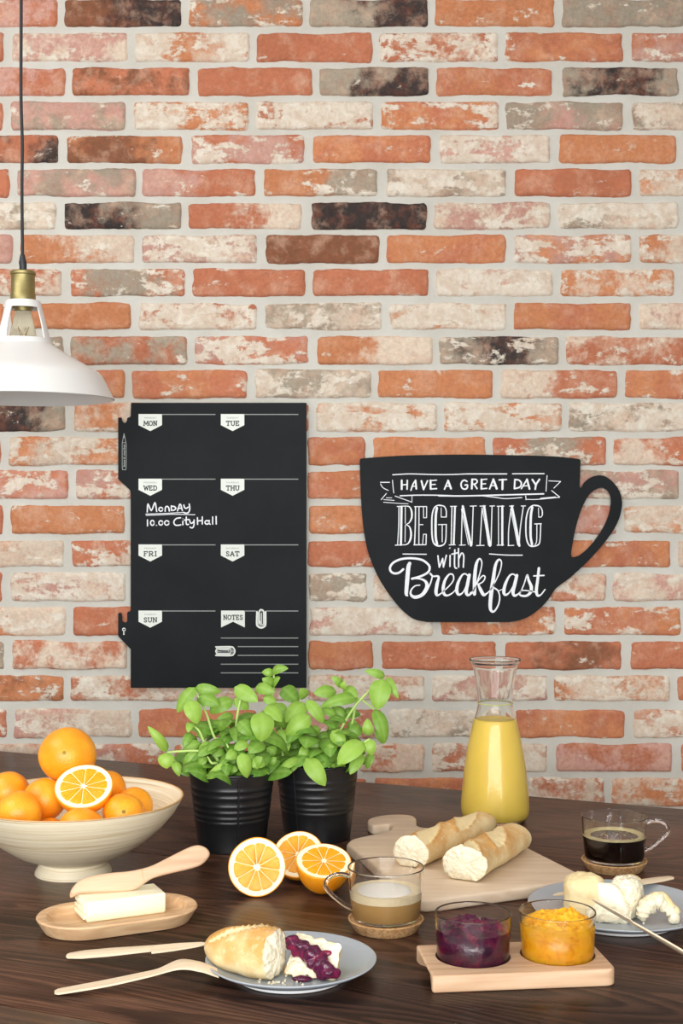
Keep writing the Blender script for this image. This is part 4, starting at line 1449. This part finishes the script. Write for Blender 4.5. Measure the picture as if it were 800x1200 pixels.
# ------------------------------------------------------------------ bread board with a hooked handle
BT = .016
ol = [(406, 989), (412, 983.5), (430, 979), (445, 976), (455, 972.8), (459, 969), (455.5, 965.6), (444, 966.4), (436, 966.4), (430.8, 963), (432.5, 959), (445, 955.5), (465, 954), (481, 955), (487.5, 958.5), (487, 964), (492, 968.5), (505, 969.8), (535, 968.6)]
pts = [at(a, b, BT) for a, b in ol]
body = [at(a, b, BT) for a, b in ((564, 966), (692, 1030), (492, 1056))]
cb = body[0] * .5 + body[2] * .5
cb.z = TZ
bo = thing('bread_board', 'pale wooden bread board with a hook-shaped handle under two pieces of baguette', 'cutting board', cb)
sm = catmull(pts, 4)
poly = [(q.x - cb.x, q.y - cb.y) for q in sm] + round_poly([(q.x - cb.x, q.y - cb.y) for q in [sm[-1]] + body + [sm[0]]], [0, .012, .018, .018, 0], 6)[1:-1]
obj('board', loft(poly, rounded(.0035, BT, 3)), M['maple'], bo, angle=35)


def loaf(name, label, cat, cut, far, r0, r1, L_round, slashes, seed, group=None, squash=.92, cut_end=True, far_torn=False, bake=.5, tip=1.0):
    "piece of baguette lying with local x from the cut end to the far end"
    m = frame_to(cut, far - cut)
    L = (far - cut).length
    t = thing(name, label, cat, group=group)
    put(t, m)
    nt, na = 64, 56
    vs, fs, bk = [], [], []
    for i in range(nt + 1):
        x = i / nt
        r = r0 + (r1 - r0) * x
        if not far_torn:
            q = max(0, (x - (1 - L_round)) / L_round)
            r *= sqrt(max(0, 1 - q ** (2.2 * tip))) if q < 1 else 0
        r *= 1 + .045 * sin(x * 9 + seed) * (1 - x)
        for k in range(na):
            a = 2 * pi * k / na          # 0 = +y, pi/2 = up
            yy, zz = cos(a), sin(a)
            rad = r
            b = bake + .32 * zz + .22 * noise.noise(V((x * 4 + seed, a * .9, 1)))
            up = atan2(yy, zz)           # 0 on top
            for x0, sl, wd in slashes:
                s = (x - x0) - sl * up
                span = 1 - (up / 1.0) ** 2
                if span > 0:
                    f = max(0, 1 - abs(s) / (wd * sqrt(span)))
                    if f > 0:
                        b -= 1.1 * min(1, f * 3) - .35 * noise.noise(V((x * 30, a * 8, seed + 3)))
                        rad += r0 * (.05 * noise.noise(V((x * 34, a * 7, seed))) + .03 * noise.noise(V((x * 90, a * 20, seed))) - .05 * min(1, f * 2))
                    else:
                        g2 = max(0, 1 - (abs(s) - wd * sqrt(span)) / .05)
                        b += .55 * g2
                        rad += r0 * .10 * g2
            rad *= 1 + .03 * noise.noise(V((x * 6, yy * 1.5 + seed, zz * 1.5))) + .008 * noise.noise(V((x * 40, yy * 9, zz * 9 + seed)))
            z = zz * rad * (squash if zz > 0 else squash * .93)
            if zz < 0:
                z = max(z, -r * squash * .80)
            rag = (0 if i > 1 else 1) * .004 * noise.noise(V((yy * 5, zz * 5, seed)))
            vs.append(V((x * L + rag, yy * rad, z)))
            bk.append(min(1, max(0, b)))
    for i in range(nt):
        for k in range(na):
            k2 = (k + 1) % na
            a, b = i * na, (i + 1) * na
            fs.append((a + k2, a + k, b + k, b + k2))
    low = min(v.z for v in vs)
    o = obj('crust', (vs, fs), M['crust'], t, angle=None)
    attr_point(o, 'bake', bk)
    t['low'] = low
    for end in ([0] if cut_end else []) + ([nt] if far_torn else []):
        ring = [vs[end * na + k] for k in range(na)]
        ce = sum(ring, V()) / na
        cv, cf = [], []
        nr = 10
        sgn = -1 if end == 0 else 1
        for j in range(nr + 1):
            q = 1 - j / nr
            for k in range(na):
                p = ce + (ring[k] - ce) * (q if j else .985)
                dome = .16 * r0 * (1 - q * q) + r0 * .09 * fbm(p + V((seed, 0, 0)), 60, 3) * min(1, (1 - q) * 4)
                p = p + V((sgn * (dome - (.0008 if j == 0 else 0)), 0, 0))
                cv.append(p)
        for j in range(nr):
            for k in range(na):
                k2 = (k + 1) % na
                f = (j * na + k, j * na + k2, (j + 1) * na + k2, (j + 1) * na + k)
                cf.append(f if end == 0 else f[::-1])
        obj('crumb', (cv, cf), M['crumb'], t, angle=None)
    return t


def settle(t, z):
    "lower or lift a thing so that its lowest point rests at height z above the table"
    bpy.context.view_layer.update()
    lo = min((c.matrix_world @ v.co).z for c in t.children_recursive if c.type == 'MESH' for v in c.data.vertices)
    t.location.z += TZ + z - lo
    return t


settle(loaf('baguette_piece', 'longer piece of baguette on the bread board, nearer its hooked handle', 'bread', at(481, 995, .041), at(575, 958, .036), .0275, .0225, .2, [(.20, .20, .15), (.66, .20, .15)], 3.1, 'baguette pieces on the bread board', .86, bake=.42), BT)
settle(loaf('baguette_piece', 'shorter, thicker piece of baguette on the bread board, nearer the jam glasses', 'bread', at(544, 1010, .041), at(602, 979, .036), .0310, .0265, .1, [(.08, .2, .10), (.60, .24, .17)], 8.4, 'baguette pieces on the bread board', .78, bake=.42, far_torn=True), BT)

# ------------------------------------------------------------------ juice carafe
CC = at(579.8, 961)
CS = CC.y / F
car = thing('juice_carafe', 'glass carafe with a flared neck, full of yellow orange juice, near the wall', 'carafe', CC)
oc = [(0, 1.2), (26, .6), (31, 0), (35, 1), (38.2, 5), (39.8, 12), (40, 18), (39.4, 28), (38, 42), (36, 61), (32.9, 81), (29, 101), (25.2, 117), (22.4, 126), (20.7, 134), (20.3, 139), (21, 148), (22.2, 157), (24, 169), (25.5, 178), (27.2, 183), (29.6, 186.4), (30.3, 188)]
W_ = 1.7
icn = [(29.8, 189), (28.8, 188.4), (26.6, 185), (24.4, 178), (22.6, 169), (20.8, 157), (19.5, 148), (18.8, 139), (19.1, 134), (20.8, 126), (23.6, 117), (27.4, 101), (31.3, 81), (34.4, 61), (36.4, 42), (37.7, 28), (38.2, 18), (37.8, 12), (35.6, 6.5), (31, 4.5), (0, 4.2)]
sm_o = [(q.x, q.y) for q in catmull([V((r, z, 0)) for r, z in oc], 3)]
sm_i = [(q.x, q.y) for q in catmull([V((r, z, 0)) for r, z in icn], 3)]
obj('glass_body', lathe([(max(0, r) * CS, z * CS) for r, z in sm_o + sm_i], 96), M['glass_green'], car, angle=None)
obj('neck_ring', lathe([((20.6 + .85 * cos(a)) * CS, (137.4 + .7 * sin(a)) * CS) for a in [2 * pi * k / 10 for k in range(10)]], 72, closed=True), M['ring'] if 'ring' in M else plain('yellow_green_glass', (188, 190, 120), .15), car)
jl = 119.0
ji = [(r + .18, z) for r, z in sm_i if z < jl][::-1]
ji = [(0, 4.0)] + [(r, max(z, 4.0)) for r, z in ji if r > .4]
rj = ji[-1][0] - .35
obj('juice', lathe([(r * CS, z * CS) for r, z in ji + [(rj, jl), (rj - .9, jl - .45), (0, jl - .55)]], 96), M['juice'], car, angle=None)


# ------------------------------------------------------------------ coffee cups on cork coasters
def coaster(c, label):
    t = thing('cork_coaster', label, 'coaster', c, (0, 0, 0), 'cork coasters')
    obj('coaster', rough(lathe([(0, 0), (.037, 0), (.0382, .0008), (.0445, .0120), (.0455, .0134), (.0450, .0142), (.0432, .0142), (.0424, .0136), (.0420, .0126), (0, .0124)], 80), .0004, 200, 2), M['cork'], t, angle=50)
    return t


def cup(c, label, hdir, level, kind):
    t = thing('coffee_cup', label, 'cup', c, (0, 0, hdir), 'glass coffee cups')
    RB, RT, HH, w = .0400, .0460, .0630, .0020
    ro = lambda z: RB + (RT - RB) * (z / HH) ** .8
    out = [(0, .0008), (.030, .0004), (.034, 0), (.037, .0004), (.0393, .0022), (ro(.006) , .006), (ro(.02), .02), (ro(.04), .04), (ro(.055), .055), (RT, HH - .0008)]
    inn = [(RT - .0006, HH), (RT - w + .0004, HH), (RT - w, HH - .001), (ro(.055) - w, .055), (ro(.04) - w, .04), (ro(.02) - w, .02), (ro(.008) - w, .0085), (.0365, .0052), (.030, .0046), (0, .0046)]
    obj('glass_body', lathe(tight(out + inn), 96), M['glass'], t, angle=None)
    hp = [(ro(.052) - .0006, 0, .0535), (ro(.052) + .008, 0, .0565), (.0640, 0, .0560), (.0715, 0, .0515), (.0738, 0, .0450), (.0715, 0, .0385), (.062, 0, .0290), (.050, 0, .0190), (ro(.015) - .0006, 0, .0140)]
    obj('handle', tube(catmull(hp, 6), .0029, 14, flat=.9), M['glass'], t, angle=None)
    q = .0002
    base = [(0, .0044), (.030, .0044), (.0365 + q, .0050), (ro(.008) - w + q, .0083), (ro(.02) - w + q, .02)]
    top = lambda z: ro(z) - w + q
    if kind == 'black':
        body = base + [(top(level), level), (top(level) - .003, level - .0002), (0, level - .0002)]
        obj('coffee', lathe(body, 80), M['coffee'], t, angle=40)
        cr = [(top(level + .0001), level + .0001), (top(level + .003), level + .003), (top(level) - .0035, level + .0032), (top(level) - .0075, level + .001), (top(level) - .009, level)]
        obj('crema', rough(lathe(cr, 80), .0006, 120, 2, 3), M['crema'], t, angle=None)
        bub = []
        r_ = random.Random(4)
        for k in range(46):
            a, r = r_.uniform(0, 2 * pi), .036 * sqrt(r_.random())
            s = r_.uniform(.0005, .0015)
            bub.append(xf(sphere(s, 10, 6, scale=(1, 1, .3)), Matrix.Translation((r * cos(a), r * sin(a), level))))
        o = obj('froth', join(*bub), M['crema'], t)
    else:
        l0 = level - .0085
        obj('coffee', lathe(base + [(top(l0), l0), (0, l0)], 80), M['latte'], t, angle=40)
        def fr(v):
            return V((v.x, v.y, v.z + .0006 * noise.noise(v * 120)))
        obj('foam', lathe([(0, l0 + .0001), (top(l0 + .0001), l0 + .0001), (top(level), level), (top(level + .0014), level + .0014), (top(level) - .003, level + .001), (.030, level - .0006), (0, level - .0006)], 80, fr), M['latte_foam'], t, angle=40)
        def blob(v):
            a = atan2(v.y, v.x)
            k = 1 + .10 * noise.noise(V((cos(a) * 1.6, sin(a) * 1.6, 3)))
            return V((v.x * k + .002, v.y * k, v.z + .0005 * noise.noise(v * 150)))
        obj('milk_froth', lathe([(.0335, level - .0008), (.0325, level + .0005), (.026, level + .0012), (0, level + .0014)], 64, blob), M['milk_foam'], t, angle=None)
    return t


c1 = at(452, 1089)
coaster(c1, 'round cork coaster under the cup of milky coffee')
cup(c1 + V((0, 0, .0126)), 'glass cup of frothy milky coffee on a cork coaster', pi + .22, .0345, 'latte')
c2 = at(719.5, 1018.5)
coaster(c2, 'round cork coaster under the cup of black coffee')
cup(c2 + V((0, 0, .0126)), 'glass cup of black coffee on a cork coaster', -.12, .0345, 'black')

# ------------------------------------------------------------------ jam jars in a wooden holder
HB = .018
j1, j2 = V(((554 - 400) / F * 1.4736, 1.4736, 0)), V(((653 - 400) / F * 1.4805, 1.4805, 0))
NL, NR = V((.0945, 1.4085, 0)), V((.2905, 1.4305, 0))
hx = (NR - NL).normalized()
hy = V((-hx.y, hx.x, 0))
Lh, Wh = (NR - NL).length, .103
holder = thing('jar_holder', 'light beech block with two round hollows holding jam glasses', 'jar holder', (NL.x, NL.y, TZ), (0, 0, atan2(hx.y, hx.x)))
base = round_poly([(0, 0), (Lh, 0), (Lh, Wh)] + [(0, Wh * (1 - k / 14)) for k in range(14)], [.013, .013, .013, .013] + [0] * 13, 6)
sv, sf = loft(base, rounded(.0022, HB, 3), (True, False))
nb = len(base)
def undercut(v):
    z = v.z
    k = max(0, 1 - z / .0105) ** .6 * max(0, 1 - v.x / .05)
    w_ = min(1, max(0, (v.y - .010) / .028)) * min(1, max(0, (Wh - .010 - v.y) / .028))
    k *= w_ * w_ * (3 - 2 * w_)
    return V((v.x + .020 * k, v.y, v.z))
top_ring = sv[-nb:]
holes = []
fl = TZ + .010
hv, hf = [], []
RH = .0408
to_l = lambda p: V(((p - NL).dot(hx), (p - NL).dot(hy)))
for j in (j1, j2):
    c = to_l(j)
    holes.append([(c.x + RH * cos(2 * pi * k / 64), c.y + RH * sin(2 * pi * k / 64)) for k in range(64)])
loops = [[V((v.x, v.y, 0)) for v in top_ring]] + [[V((a, b, 0)) for a, b in h] for h in holes]
tri = tessellate_polygon(loops)
flat = [V((q.x, q.y, HB)) for l in loops for q in l]
tf = []
for t in tri:
    a, b, c = (flat[i] for i in t)
    tf.append(tuple(t) if (b - a).cross(c - a).z > 0 else tuple(t[::-1]))
pieces = [([undercut(v) for v in sv], sf), (flat, tf)]
for h in holes:
    n = len(h)
    vv = [V((a, b, HB)) for a, b in h] + [V((a, b, .010)) for a, b in h]
    pieces.append((vv, [(k, k + n, (k + 1) % n + n, (k + 1) % n)[::-1] for k in range(n)] + [tuple(range(n, 2 * n))]))
obj('holder_block', join(*pieces), M['beech'], holder, angle=35)


def jar(c, label, mat, fill, seed, lumpy):
    t = thing('jam_glass', label, 'jam glass', V((c.x, c.y, TZ + .0101)), (0, 0, seed), 'jam glasses in the wooden holder')
    RB, RT, HH, w = .0385, .0418, .0555, .0019
    ro = lambda z: RB + (RT - RB) * (z / HH)
    out = [(0, .0008), (.03, .0004), (.0345, 0), (.0372, .0009), (ro(.004), .004), (ro(.02), .02), (ro(.04), .04), (RT, HH - .001)]
    inn = [(RT - .0005, HH), (RT - w + .0004, HH), (RT - w, HH - .001), (ro(.04) - w, .04), (ro(.02) - w, .02), (ro(.006) - w, .0064), (.034, .0040), (0, .0036)]
    obj('glass_body', lathe(tight(out + inn), 96), M['glass'], t, angle=None)
    q = .0002
    nr = 26
    base = [(0, .0034), (.034, .0038), (ro(.006) - w + q, .0062), (ro(.02) - w + q, .02)]
    rt = ro(fill) - w + q
    topp = [(rt, fill)] + [(rt * (1 - k / nr), fill) for k in range(1, nr + 1)]
    topp[-1] = (0, fill)
    def lump(v):
        if v.z < fill - 1e-6:
            return v
        r = sqrt(v.x ** 2 + v.y ** 2) / rt
        h = lumpy * (1 - r ** 4) * (.55 + 1.0 * fbm(v + V((seed, 0, 0)), 55, 3)) + .0035 * (1 - r ** 8) * noise.noise(v * 230 + V((seed, 3, 0)))
        return V((v.x, v.y, v.z + h))
    obj('jam', lathe(base + topp, 110, lump), mat, t, angle=None)
    return t


jar(j1, 'glass of dark purple berry jam in the light beech block', M['jam_red'], .0385, 2.0, .0075)
jar(j2, 'glass of bright yellow apricot jam in the light beech block', M['jam_yellow'], .0430, 4.4, .0115)


# ------------------------------------------------------------------ plates
def plate(c, R, label):
    t = thing('plate', label, 'plate', c, (0, 0, 0), 'grey plates')
    k = R / .092
    out = [(0, .0030), (.053, .0030), (.0545, .0008), (.0560, 0), (.0595, 0), (.0610, .0010), (.0618, .0040)]
    o2 = [(.0618, .0040), (.075, .0086), (.086, .0140), (.0912, .0172), (.0920, .0184), (.0913, .0190), (.0900, .0188), (.083, .0148), (.073, .0108), (.062, .0084), (.045, .0076), (0, .0072)]
    ob = obj('plate_body', lathe([(r * k, z) for r, z in o2], 128), M['plate'], t, angle=None)
    obj('foot_ring', lathe([(r * k, z) for r, z in out], 96), M['plate_edge'], t)
    return t


pl = at(341, 1142)
plate(pl, .0925, 'grey plate with buttered jam bread at the front of the table')
pr = V((324 / F * 1.668, 1.668, TZ))
plate(pr, .110, 'grey plate holding a torn buttered roll, in front of the black coffee')

# bread on the front plate
def lift(p, z):
    return V((p.x, p.y, TZ + z))
settle(loaf('bread_half', 'rounded end of a crusty baguette with its torn side open on the front plate', 'bread', at(323, 1119, .031), at(241, 1108, .029), .0285, .0245, .5, [(.30, .55, .14)], 5.6, None, .98, bake=.62, tip=.8), .0078)

f_tl, f_tr, f_br, f_bl = at(347, 1089, .046), at(398, 1105, .043), at(391, 1146, .0125), at(331, 1139, .0150)
fo = f_tl * .25 + f_tr * .25 + f_br * .25 + f_bl * .25
slice_ = thing('bread_slice', 'torn piece of white bread spread with dark berry jam on the front plate', 'bread', fo)
nn = ((f_tr - f_bl).cross(f_tl - f_br)).normalized()
if nn.y > 0:
    nn = -nn
nu, nv = 26, 22
fv, ff, bv, bf, bk = [], [], [], [], []
for i in range(nu + 1):
    for k in range(nv + 1):
        u, v = i / nu, k / nv
        p = (f_tl * (1 - u) + f_tr * u) * (1 - v) + (f_bl * (1 - u) + f_br * u) * v
        edge = min(u, 1 - u, v, 1 - v)
        jag = .0035 * noise.noise(V((u * 6, v * 6, 2))) * (1 if edge < .03 else 0)
        h = .0045 * fbm(p, 70, 3) - .005 * (1 - min(1, edge * 6))
        hollow = -.006 * sin(pi * u) * sin(pi * v)
        fv.append(p - fo + nn * (h + hollow) + V((jag, 0, jag)))
        e = (1 - abs(2 * u - 1) ** 4) * (1 - abs(2 * v - 1) ** 4)
        q = p - nn * (.005 + .021 * max(0, e) ** .5) + nn * .002 * noise.noise(p * 90)
        q.z = max(q.z, TZ + .0085)
        bv.append(q - fo + V((jag, 0, jag)))
        bk.append(.45 + .4 * noise.noise(p * 40))
idx = lambda i, k: i * (nv + 1) + k
for i in range(nu):
    for k in range(nv):
        ff.append((idx(i, k), idx(i, k + 1), idx(i + 1, k + 1), idx(i + 1, k)))
        bf.append((idx(i, k), idx(i + 1, k), idx(i + 1, k + 1), idx(i, k + 1)))
obj('crumb', (fv, ff), M['crumb'], slice_, angle=None)
# crust: the back plus a skirt up to the torn face
border = [idx(i, 0) for i in range(nu + 1)] + [idx(nu, k) for k in range(1, nv + 1)] + [idx(i, nv) for i in range(nu - 1, -1, -1)] + [idx(0, k) for k in range(nv - 1, 0, -1)]
n0 = len(bv)
for b in border:
    bv.append(fv[b] * 1.0)
    bk.append(.5)
m_ = len(border)
for k in range(m_):
    a, b = border[k], border[(k + 1) % m_]
    bf.append((a, b, n0 + (k + 1) % m_, n0 + k))
cr_ = obj('crust', (bv, bf), M['crust'], slice_, angle=None)
attr_point(cr_, 'bake', bk)
jb = []
rj = random.Random(3)
pa, pb = on_plane(344, 1106, fo, nn), on_plane(388, 1139, fo, nn)
for k in range(46):
    u = k / 45
    p = pa.lerp(pb, u) + V((rj.uniform(-.006, .006), 0, rj.uniform(-.006, .006)))
    jb.append(xf(sphere(rj.uniform(.0050, .0074), 18, 12, scale=(1.1, .7, .9)), Matrix.Translation(p - fo + nn * .001)))
for px, py in ((379, 1118), (383, 1117)):
    p = on_plane(px, py, fo, nn)
    jb.append(xf(sphere(.0045, 14, 10, scale=(1.3, .8, .7)), Matrix.Translation(p - fo)))
jm = obj('jam_smear', rough(join(*jb), .0028, 130, 3, 2), M['jam_red'], slice_, angle=None)
rm = jm.modifiers.new('fuse', 'REMESH')
rm.mode, rm.voxel_size, rm.use_smooth_shade = 'VOXEL', .0011, True
smo = jm.modifiers.new('soften', 'SMOOTH')
smo.factor, smo.iterations = .5, 7
dp = at(354, 1148, .0095)
db = obj('jam_drop', rough(xf(sphere(.0075, 22, 14, scale=(1.5, .7, .42)), Matrix.Identity(4)), .001, 140, 2), M['jam_red'], None, loc=V((dp.x, dp.y, TZ + .0105)), angle=None)
tag(db, 'dark drop of berry jam on the front plate beneath the jam bread', 'jam')
sp = on_plane(320, 1094, at(320, 1100, .05), V((0, -1, .3)))
rr = random.Random(8)
cr = []
for k in range(34):
    a, r = rr.uniform(0, 2 * pi), .055 * sqrt(rr.random())
    p = V((-.012 + .035 * rr.uniform(-1, 1), -.042 + .016 * rr.uniform(-1, 1), .0086))
    if k < 14:
        p = V((-.016 + .006 * rr.uniform(-1, 1), -.050 + .004 * rr.uniform(-1, 1), .0088))
    cr.append(xf(rough(sphere(rr.uniform(.0005, .0016), 8, 6), .0004, 500, 2, k), Matrix.Translation(p)))
o = obj('crumbs', join(*cr), M['crumb'], None, loc=(pl.x, pl.y, TZ))
tag(o, 'loose bread crumbs scattered on the front grey plate', 'crumbs', None, 'stuff')

# ------------------------------------------------------------------ wooden cutlery
def cutlery_knife(label, p, q, roll=0.0, flip=1, up=(0, 0, 1)):
    L = (q - p).length
    t = thing('wooden_knife', label, 'knife', group='wooden table knives')
    m = frame_to(p, q - p, up) @ Matrix.Rotation(roll, 4, 'X')
    put(t, m)
    hd = [(0, -.0026), (.0025, -.0058), (.02, -.0092), (.05, -.0096), (.085, -.0074), (.101, -.0064)]
    hu = [(.101, .0064), (.085, .0070), (.05, .0086), (.02, .0082), (.0025, .0052), (0, .0024)]
    s = L / .165
    outl = [(a * s, b * flip) for a, b in hd + hu]
    obj('handle', loft(outl, rounded(.0006, .0021, 2)), M['birch'], t, angle=30)
    edge = [(.101, -.0064), (.1030, -.0122)]
    n = 16
    for k in range(n):
        x = .104 + (.158 - .104) * k / n
        y = -.0122 + .0075 * (k / n) ** 1.6
        edge += [(x, y), (x + .0019, y + .0009)]
    edge += [(.161, -.003), (.165, -.0005), (.1648, .0012), (.158, .0044), (.13, .0066), (.101, .0064)]
    obj('blade', loft([(a * s, b * flip) for a, b in edge], [(-.0004, .0002), (0, .0006), (0, .0015), (-.0004, .0019)]), M['birch'], t, angle=30)
    return t


cutlery_knife('wooden knife beside the fork, its toothed blade resting on the jam bread plate', at(78, 1121, .0030), at(243, 1107, .0215), .16)
# fork, curved side up, tines on the plate rim
p, q = at(64, 1164, .0012), at(254, 1131.5, .0195)
L = (q - p).length
fk = thing('wooden_fork', 'wooden fork lying curved side up with its tip on the front plate', 'fork')
put(fk, frame_to(p, q - p))
def fork_z(x):
    t = x / L
    b = .0075 * math.exp(-((t - .80) / .12) ** 2) - .0062 * max(0, (t - .90) / .10) ** 1.6 + .002 * math.exp(-((t - .6) / .2) ** 2)
    return b
def strip(path, th=.002):
    "path: (x, y centre, half width) -> curved slat"
    vs, fs = [], []
    for x, y, h in path:
        for s in (-1, -.5, 0, .5, 1):
            yy = y + h * s
            dome = -.0032 * (yy / .011) ** 2 * max(0, (x / L - .68) / .32) if x / L > .68 else 0
            vs.append(V((x, yy, fork_z(x) + dome + th)))
        for s in (-1, -.5, 0, .5, 1):
            yy = y + h * s
            dome = -.0032 * (yy / .011) ** 2 * max(0, (x / L - .68) / .32) if x / L > .68 else 0
            vs.append(V((x, yy, fork_z(x) + dome)))
    n = len(path)
    for i in range(n - 1):
        b, c = i * 10, i * 10 + 10
        for k in range(4):
            fs += [(b + k, c + k, c + k + 1, b + k + 1), (b + 5 + k, b + 6 + k, c + 6 + k, c + 5 + k)]
        fs += [(b, b + 5, c + 5, c), (b + 4, c + 4, c + 9, b + 9)]
    for b, r in ((0, 1), ((n - 1) * 10, -1)):
        f = (b, b + 1, b + 2, b + 3, b + 4, b + 9, b + 8, b + 7, b + 6, b + 5)
        fs.append(f[::r])
    return vs, fs
def halfw(t):
    if t < .03:
        return .0030 + .0040 * sin(pi / 2 * t / .03)
    if t < .62:
        return .0070 + .0016 * sin(pi * (t - .03) / .59)
    return .0070 + .0075 * (1 - cos(pi * min(1, (t - .62) / .2))) / 2
obj('handle', strip([(L * t, 0, halfw(t)) for t in [k / 40 * .84 for k in range(41)]]), M['birch'], fk, angle=40)
for y0 in (-.0110, -.0037, .0037, .0110):
    obj('tine', strip([(L * (.838 + .162 * k / 10), y0 * (1 - .10 * (k / 10) ** 2), .0036 - .0016 * (k / 10) ** 2) for k in range(11)]), M['birch'], fk, angle=40)

cutlery_knife('wooden knife lying under the buttered roll, its handle over the far rim of the plate', at(788, 1029, .0215), at(648, 1050, .0215), 0, -1)
a, b = at(694, 1053, .041), at(800, 1115, .0095)
b = a + (b - a).normalized() * .166
cutlery_knife('thin wooden knife seen edge-on, its tip in the butter of the torn roll', b, a, .20, 1, (a - b).cross(a - V((0, 0, CZ))))

# ------------------------------------------------------------------ the torn roll on the right plate
roll = thing('bread_roll', 'torn open white roll spread with butter on the plate below the black coffee', 'bread', V((.312, 1.648, TZ)))
def lobe(c, r, sc, rotz, seed, flat_z, amp=.10, cut=None):
    def fn(p):
        k = 1 + amp * fbm(p / r + V((seed, 0, 0)), 1.5, 3) + .04 * noise.noise(p / r * 5 + V((0, seed, 0)))
        return p * k
    v, f = sphere(1.0, 56, 40, lambda p: fn(p))
    m = Matrix.Rotation(rotz, 4, 'Z')
    vs = []
    for p in v:
        # squarish barrel ends
        p = V((math.copysign(abs(p.x) ** .55, p.x), math.copysign(abs(p.y) ** .85, p.y), math.copysign(abs(p.z) ** .8, p.z)))
        q = m @ V((p.x * r * sc[0], p.y * r * sc[1], p.z * r * sc[2])) + V(c)
        q.z = max(q.z, flat_z + .0004 * noise.noise(q * 300))
        vs.append(q)
    return vs, f
zf = .0080
cb_ = lobe((-.016, .006, .033), .026, (.98, .95, 1.0), -.18, 2, zf, .07)
cb_ = rough(rough(cb_, .0040, 55, 3, 3), .0014, 190, 3, 5)
o = obj('crust', cb_, M['crust'], roll, angle=None)
attr_point(o, 'bake', [.22 + .5 * noise.noise(v * 60) + 9 * max(0, v.z - .050) - 10 * max(0, v.x - .002) for v in cb_[0]])
tl = lobe((.035, .006, .030), .0255, (.74, .95, 1.0), -.55, 7, zf, .20)
obj('crumb', rough(tl, .0034, 90, 3, 1), M['crumb'], roll, angle=None)
cl_ = rough(lobe((.040, .012, .044), .021, (.62, .9, .50), -.55, 4, zf, .14), .0030, 90, 3, 2)
o = obj('crust', xf(cl_, Matrix.Identity(4)), M['crust'], roll, angle=None)
attr_point(o, 'bake', [.35 + .3 * noise.noise(v * 60) for v in cl_[0]])
fr_ = lobe((.012, -.017, .020), .020, (1.25, .55, .72), -.12, 5, zf, .16)
obj('crumb', rough(fr_, .0035, 110, 3, 6), M['crumb'], roll, angle=None)
bt = lobe((.011, -.017, .036), .018, (.95, .42, .95), -.35, 9, zf, .05)
def tiltb(v):
    return V((v.x + (v.z - .036) * -.35, v.y + (v.z - .036) * .25, v.z))
obj('butter_spread', ([tiltb(v) for v in bt[0]], bt[1]), M['butter'], roll, angle=None)

# small arched scrap of bread
sc_ = at(770, 1078, .012)
scr = thing('bread_scrap', 'small arched scrap of torn bread lying beside the buttered roll', 'bread', sc_)
ap = [(-.017, 0, .004), (-.015, 0, .011), (-.008, .002, .0185), (.003, .002, .020), (.012, 0, .013), (.018, -.004, .004)]
tv, tf_ = tube(catmull(ap, 7), [.0072 + .0042 * sin(pi * min(1, k / 26)) + .002 * sin(k * 1.3) for k in range(36)], 24, True, .85)
tv, tf_ = rough(rough((tv, tf_), .0055, 60, 2, 12), .0012, 220, 3, 3)
o = obj('crumb', (tv, tf_), M['crumb'], scr, angle=None)
oc_ = tube(catmull([V(q) + V((.002, .003, .0042)) for q in ap[1:]], 7), [.0068] * 29, 16, True, 1.0)
oc_ = rough(oc_, .0030, 120, 3, 12)
o = obj('crust', oc_, M['crust'], scr, angle=None)
attr_point(o, 'bake', [.3 + .3 * noise.noise(v * 60) for v in oc_[0]])
settle(scr, .0080)
tag(obj('bread_crumb', rough(sphere(.0016, 10, 8), .0005, 400, 2), M['crumb'], None, loc=at(754, 1082, .0095)), 'single tiny bread crumb between the buttered roll and the arched scrap', 'crumb')
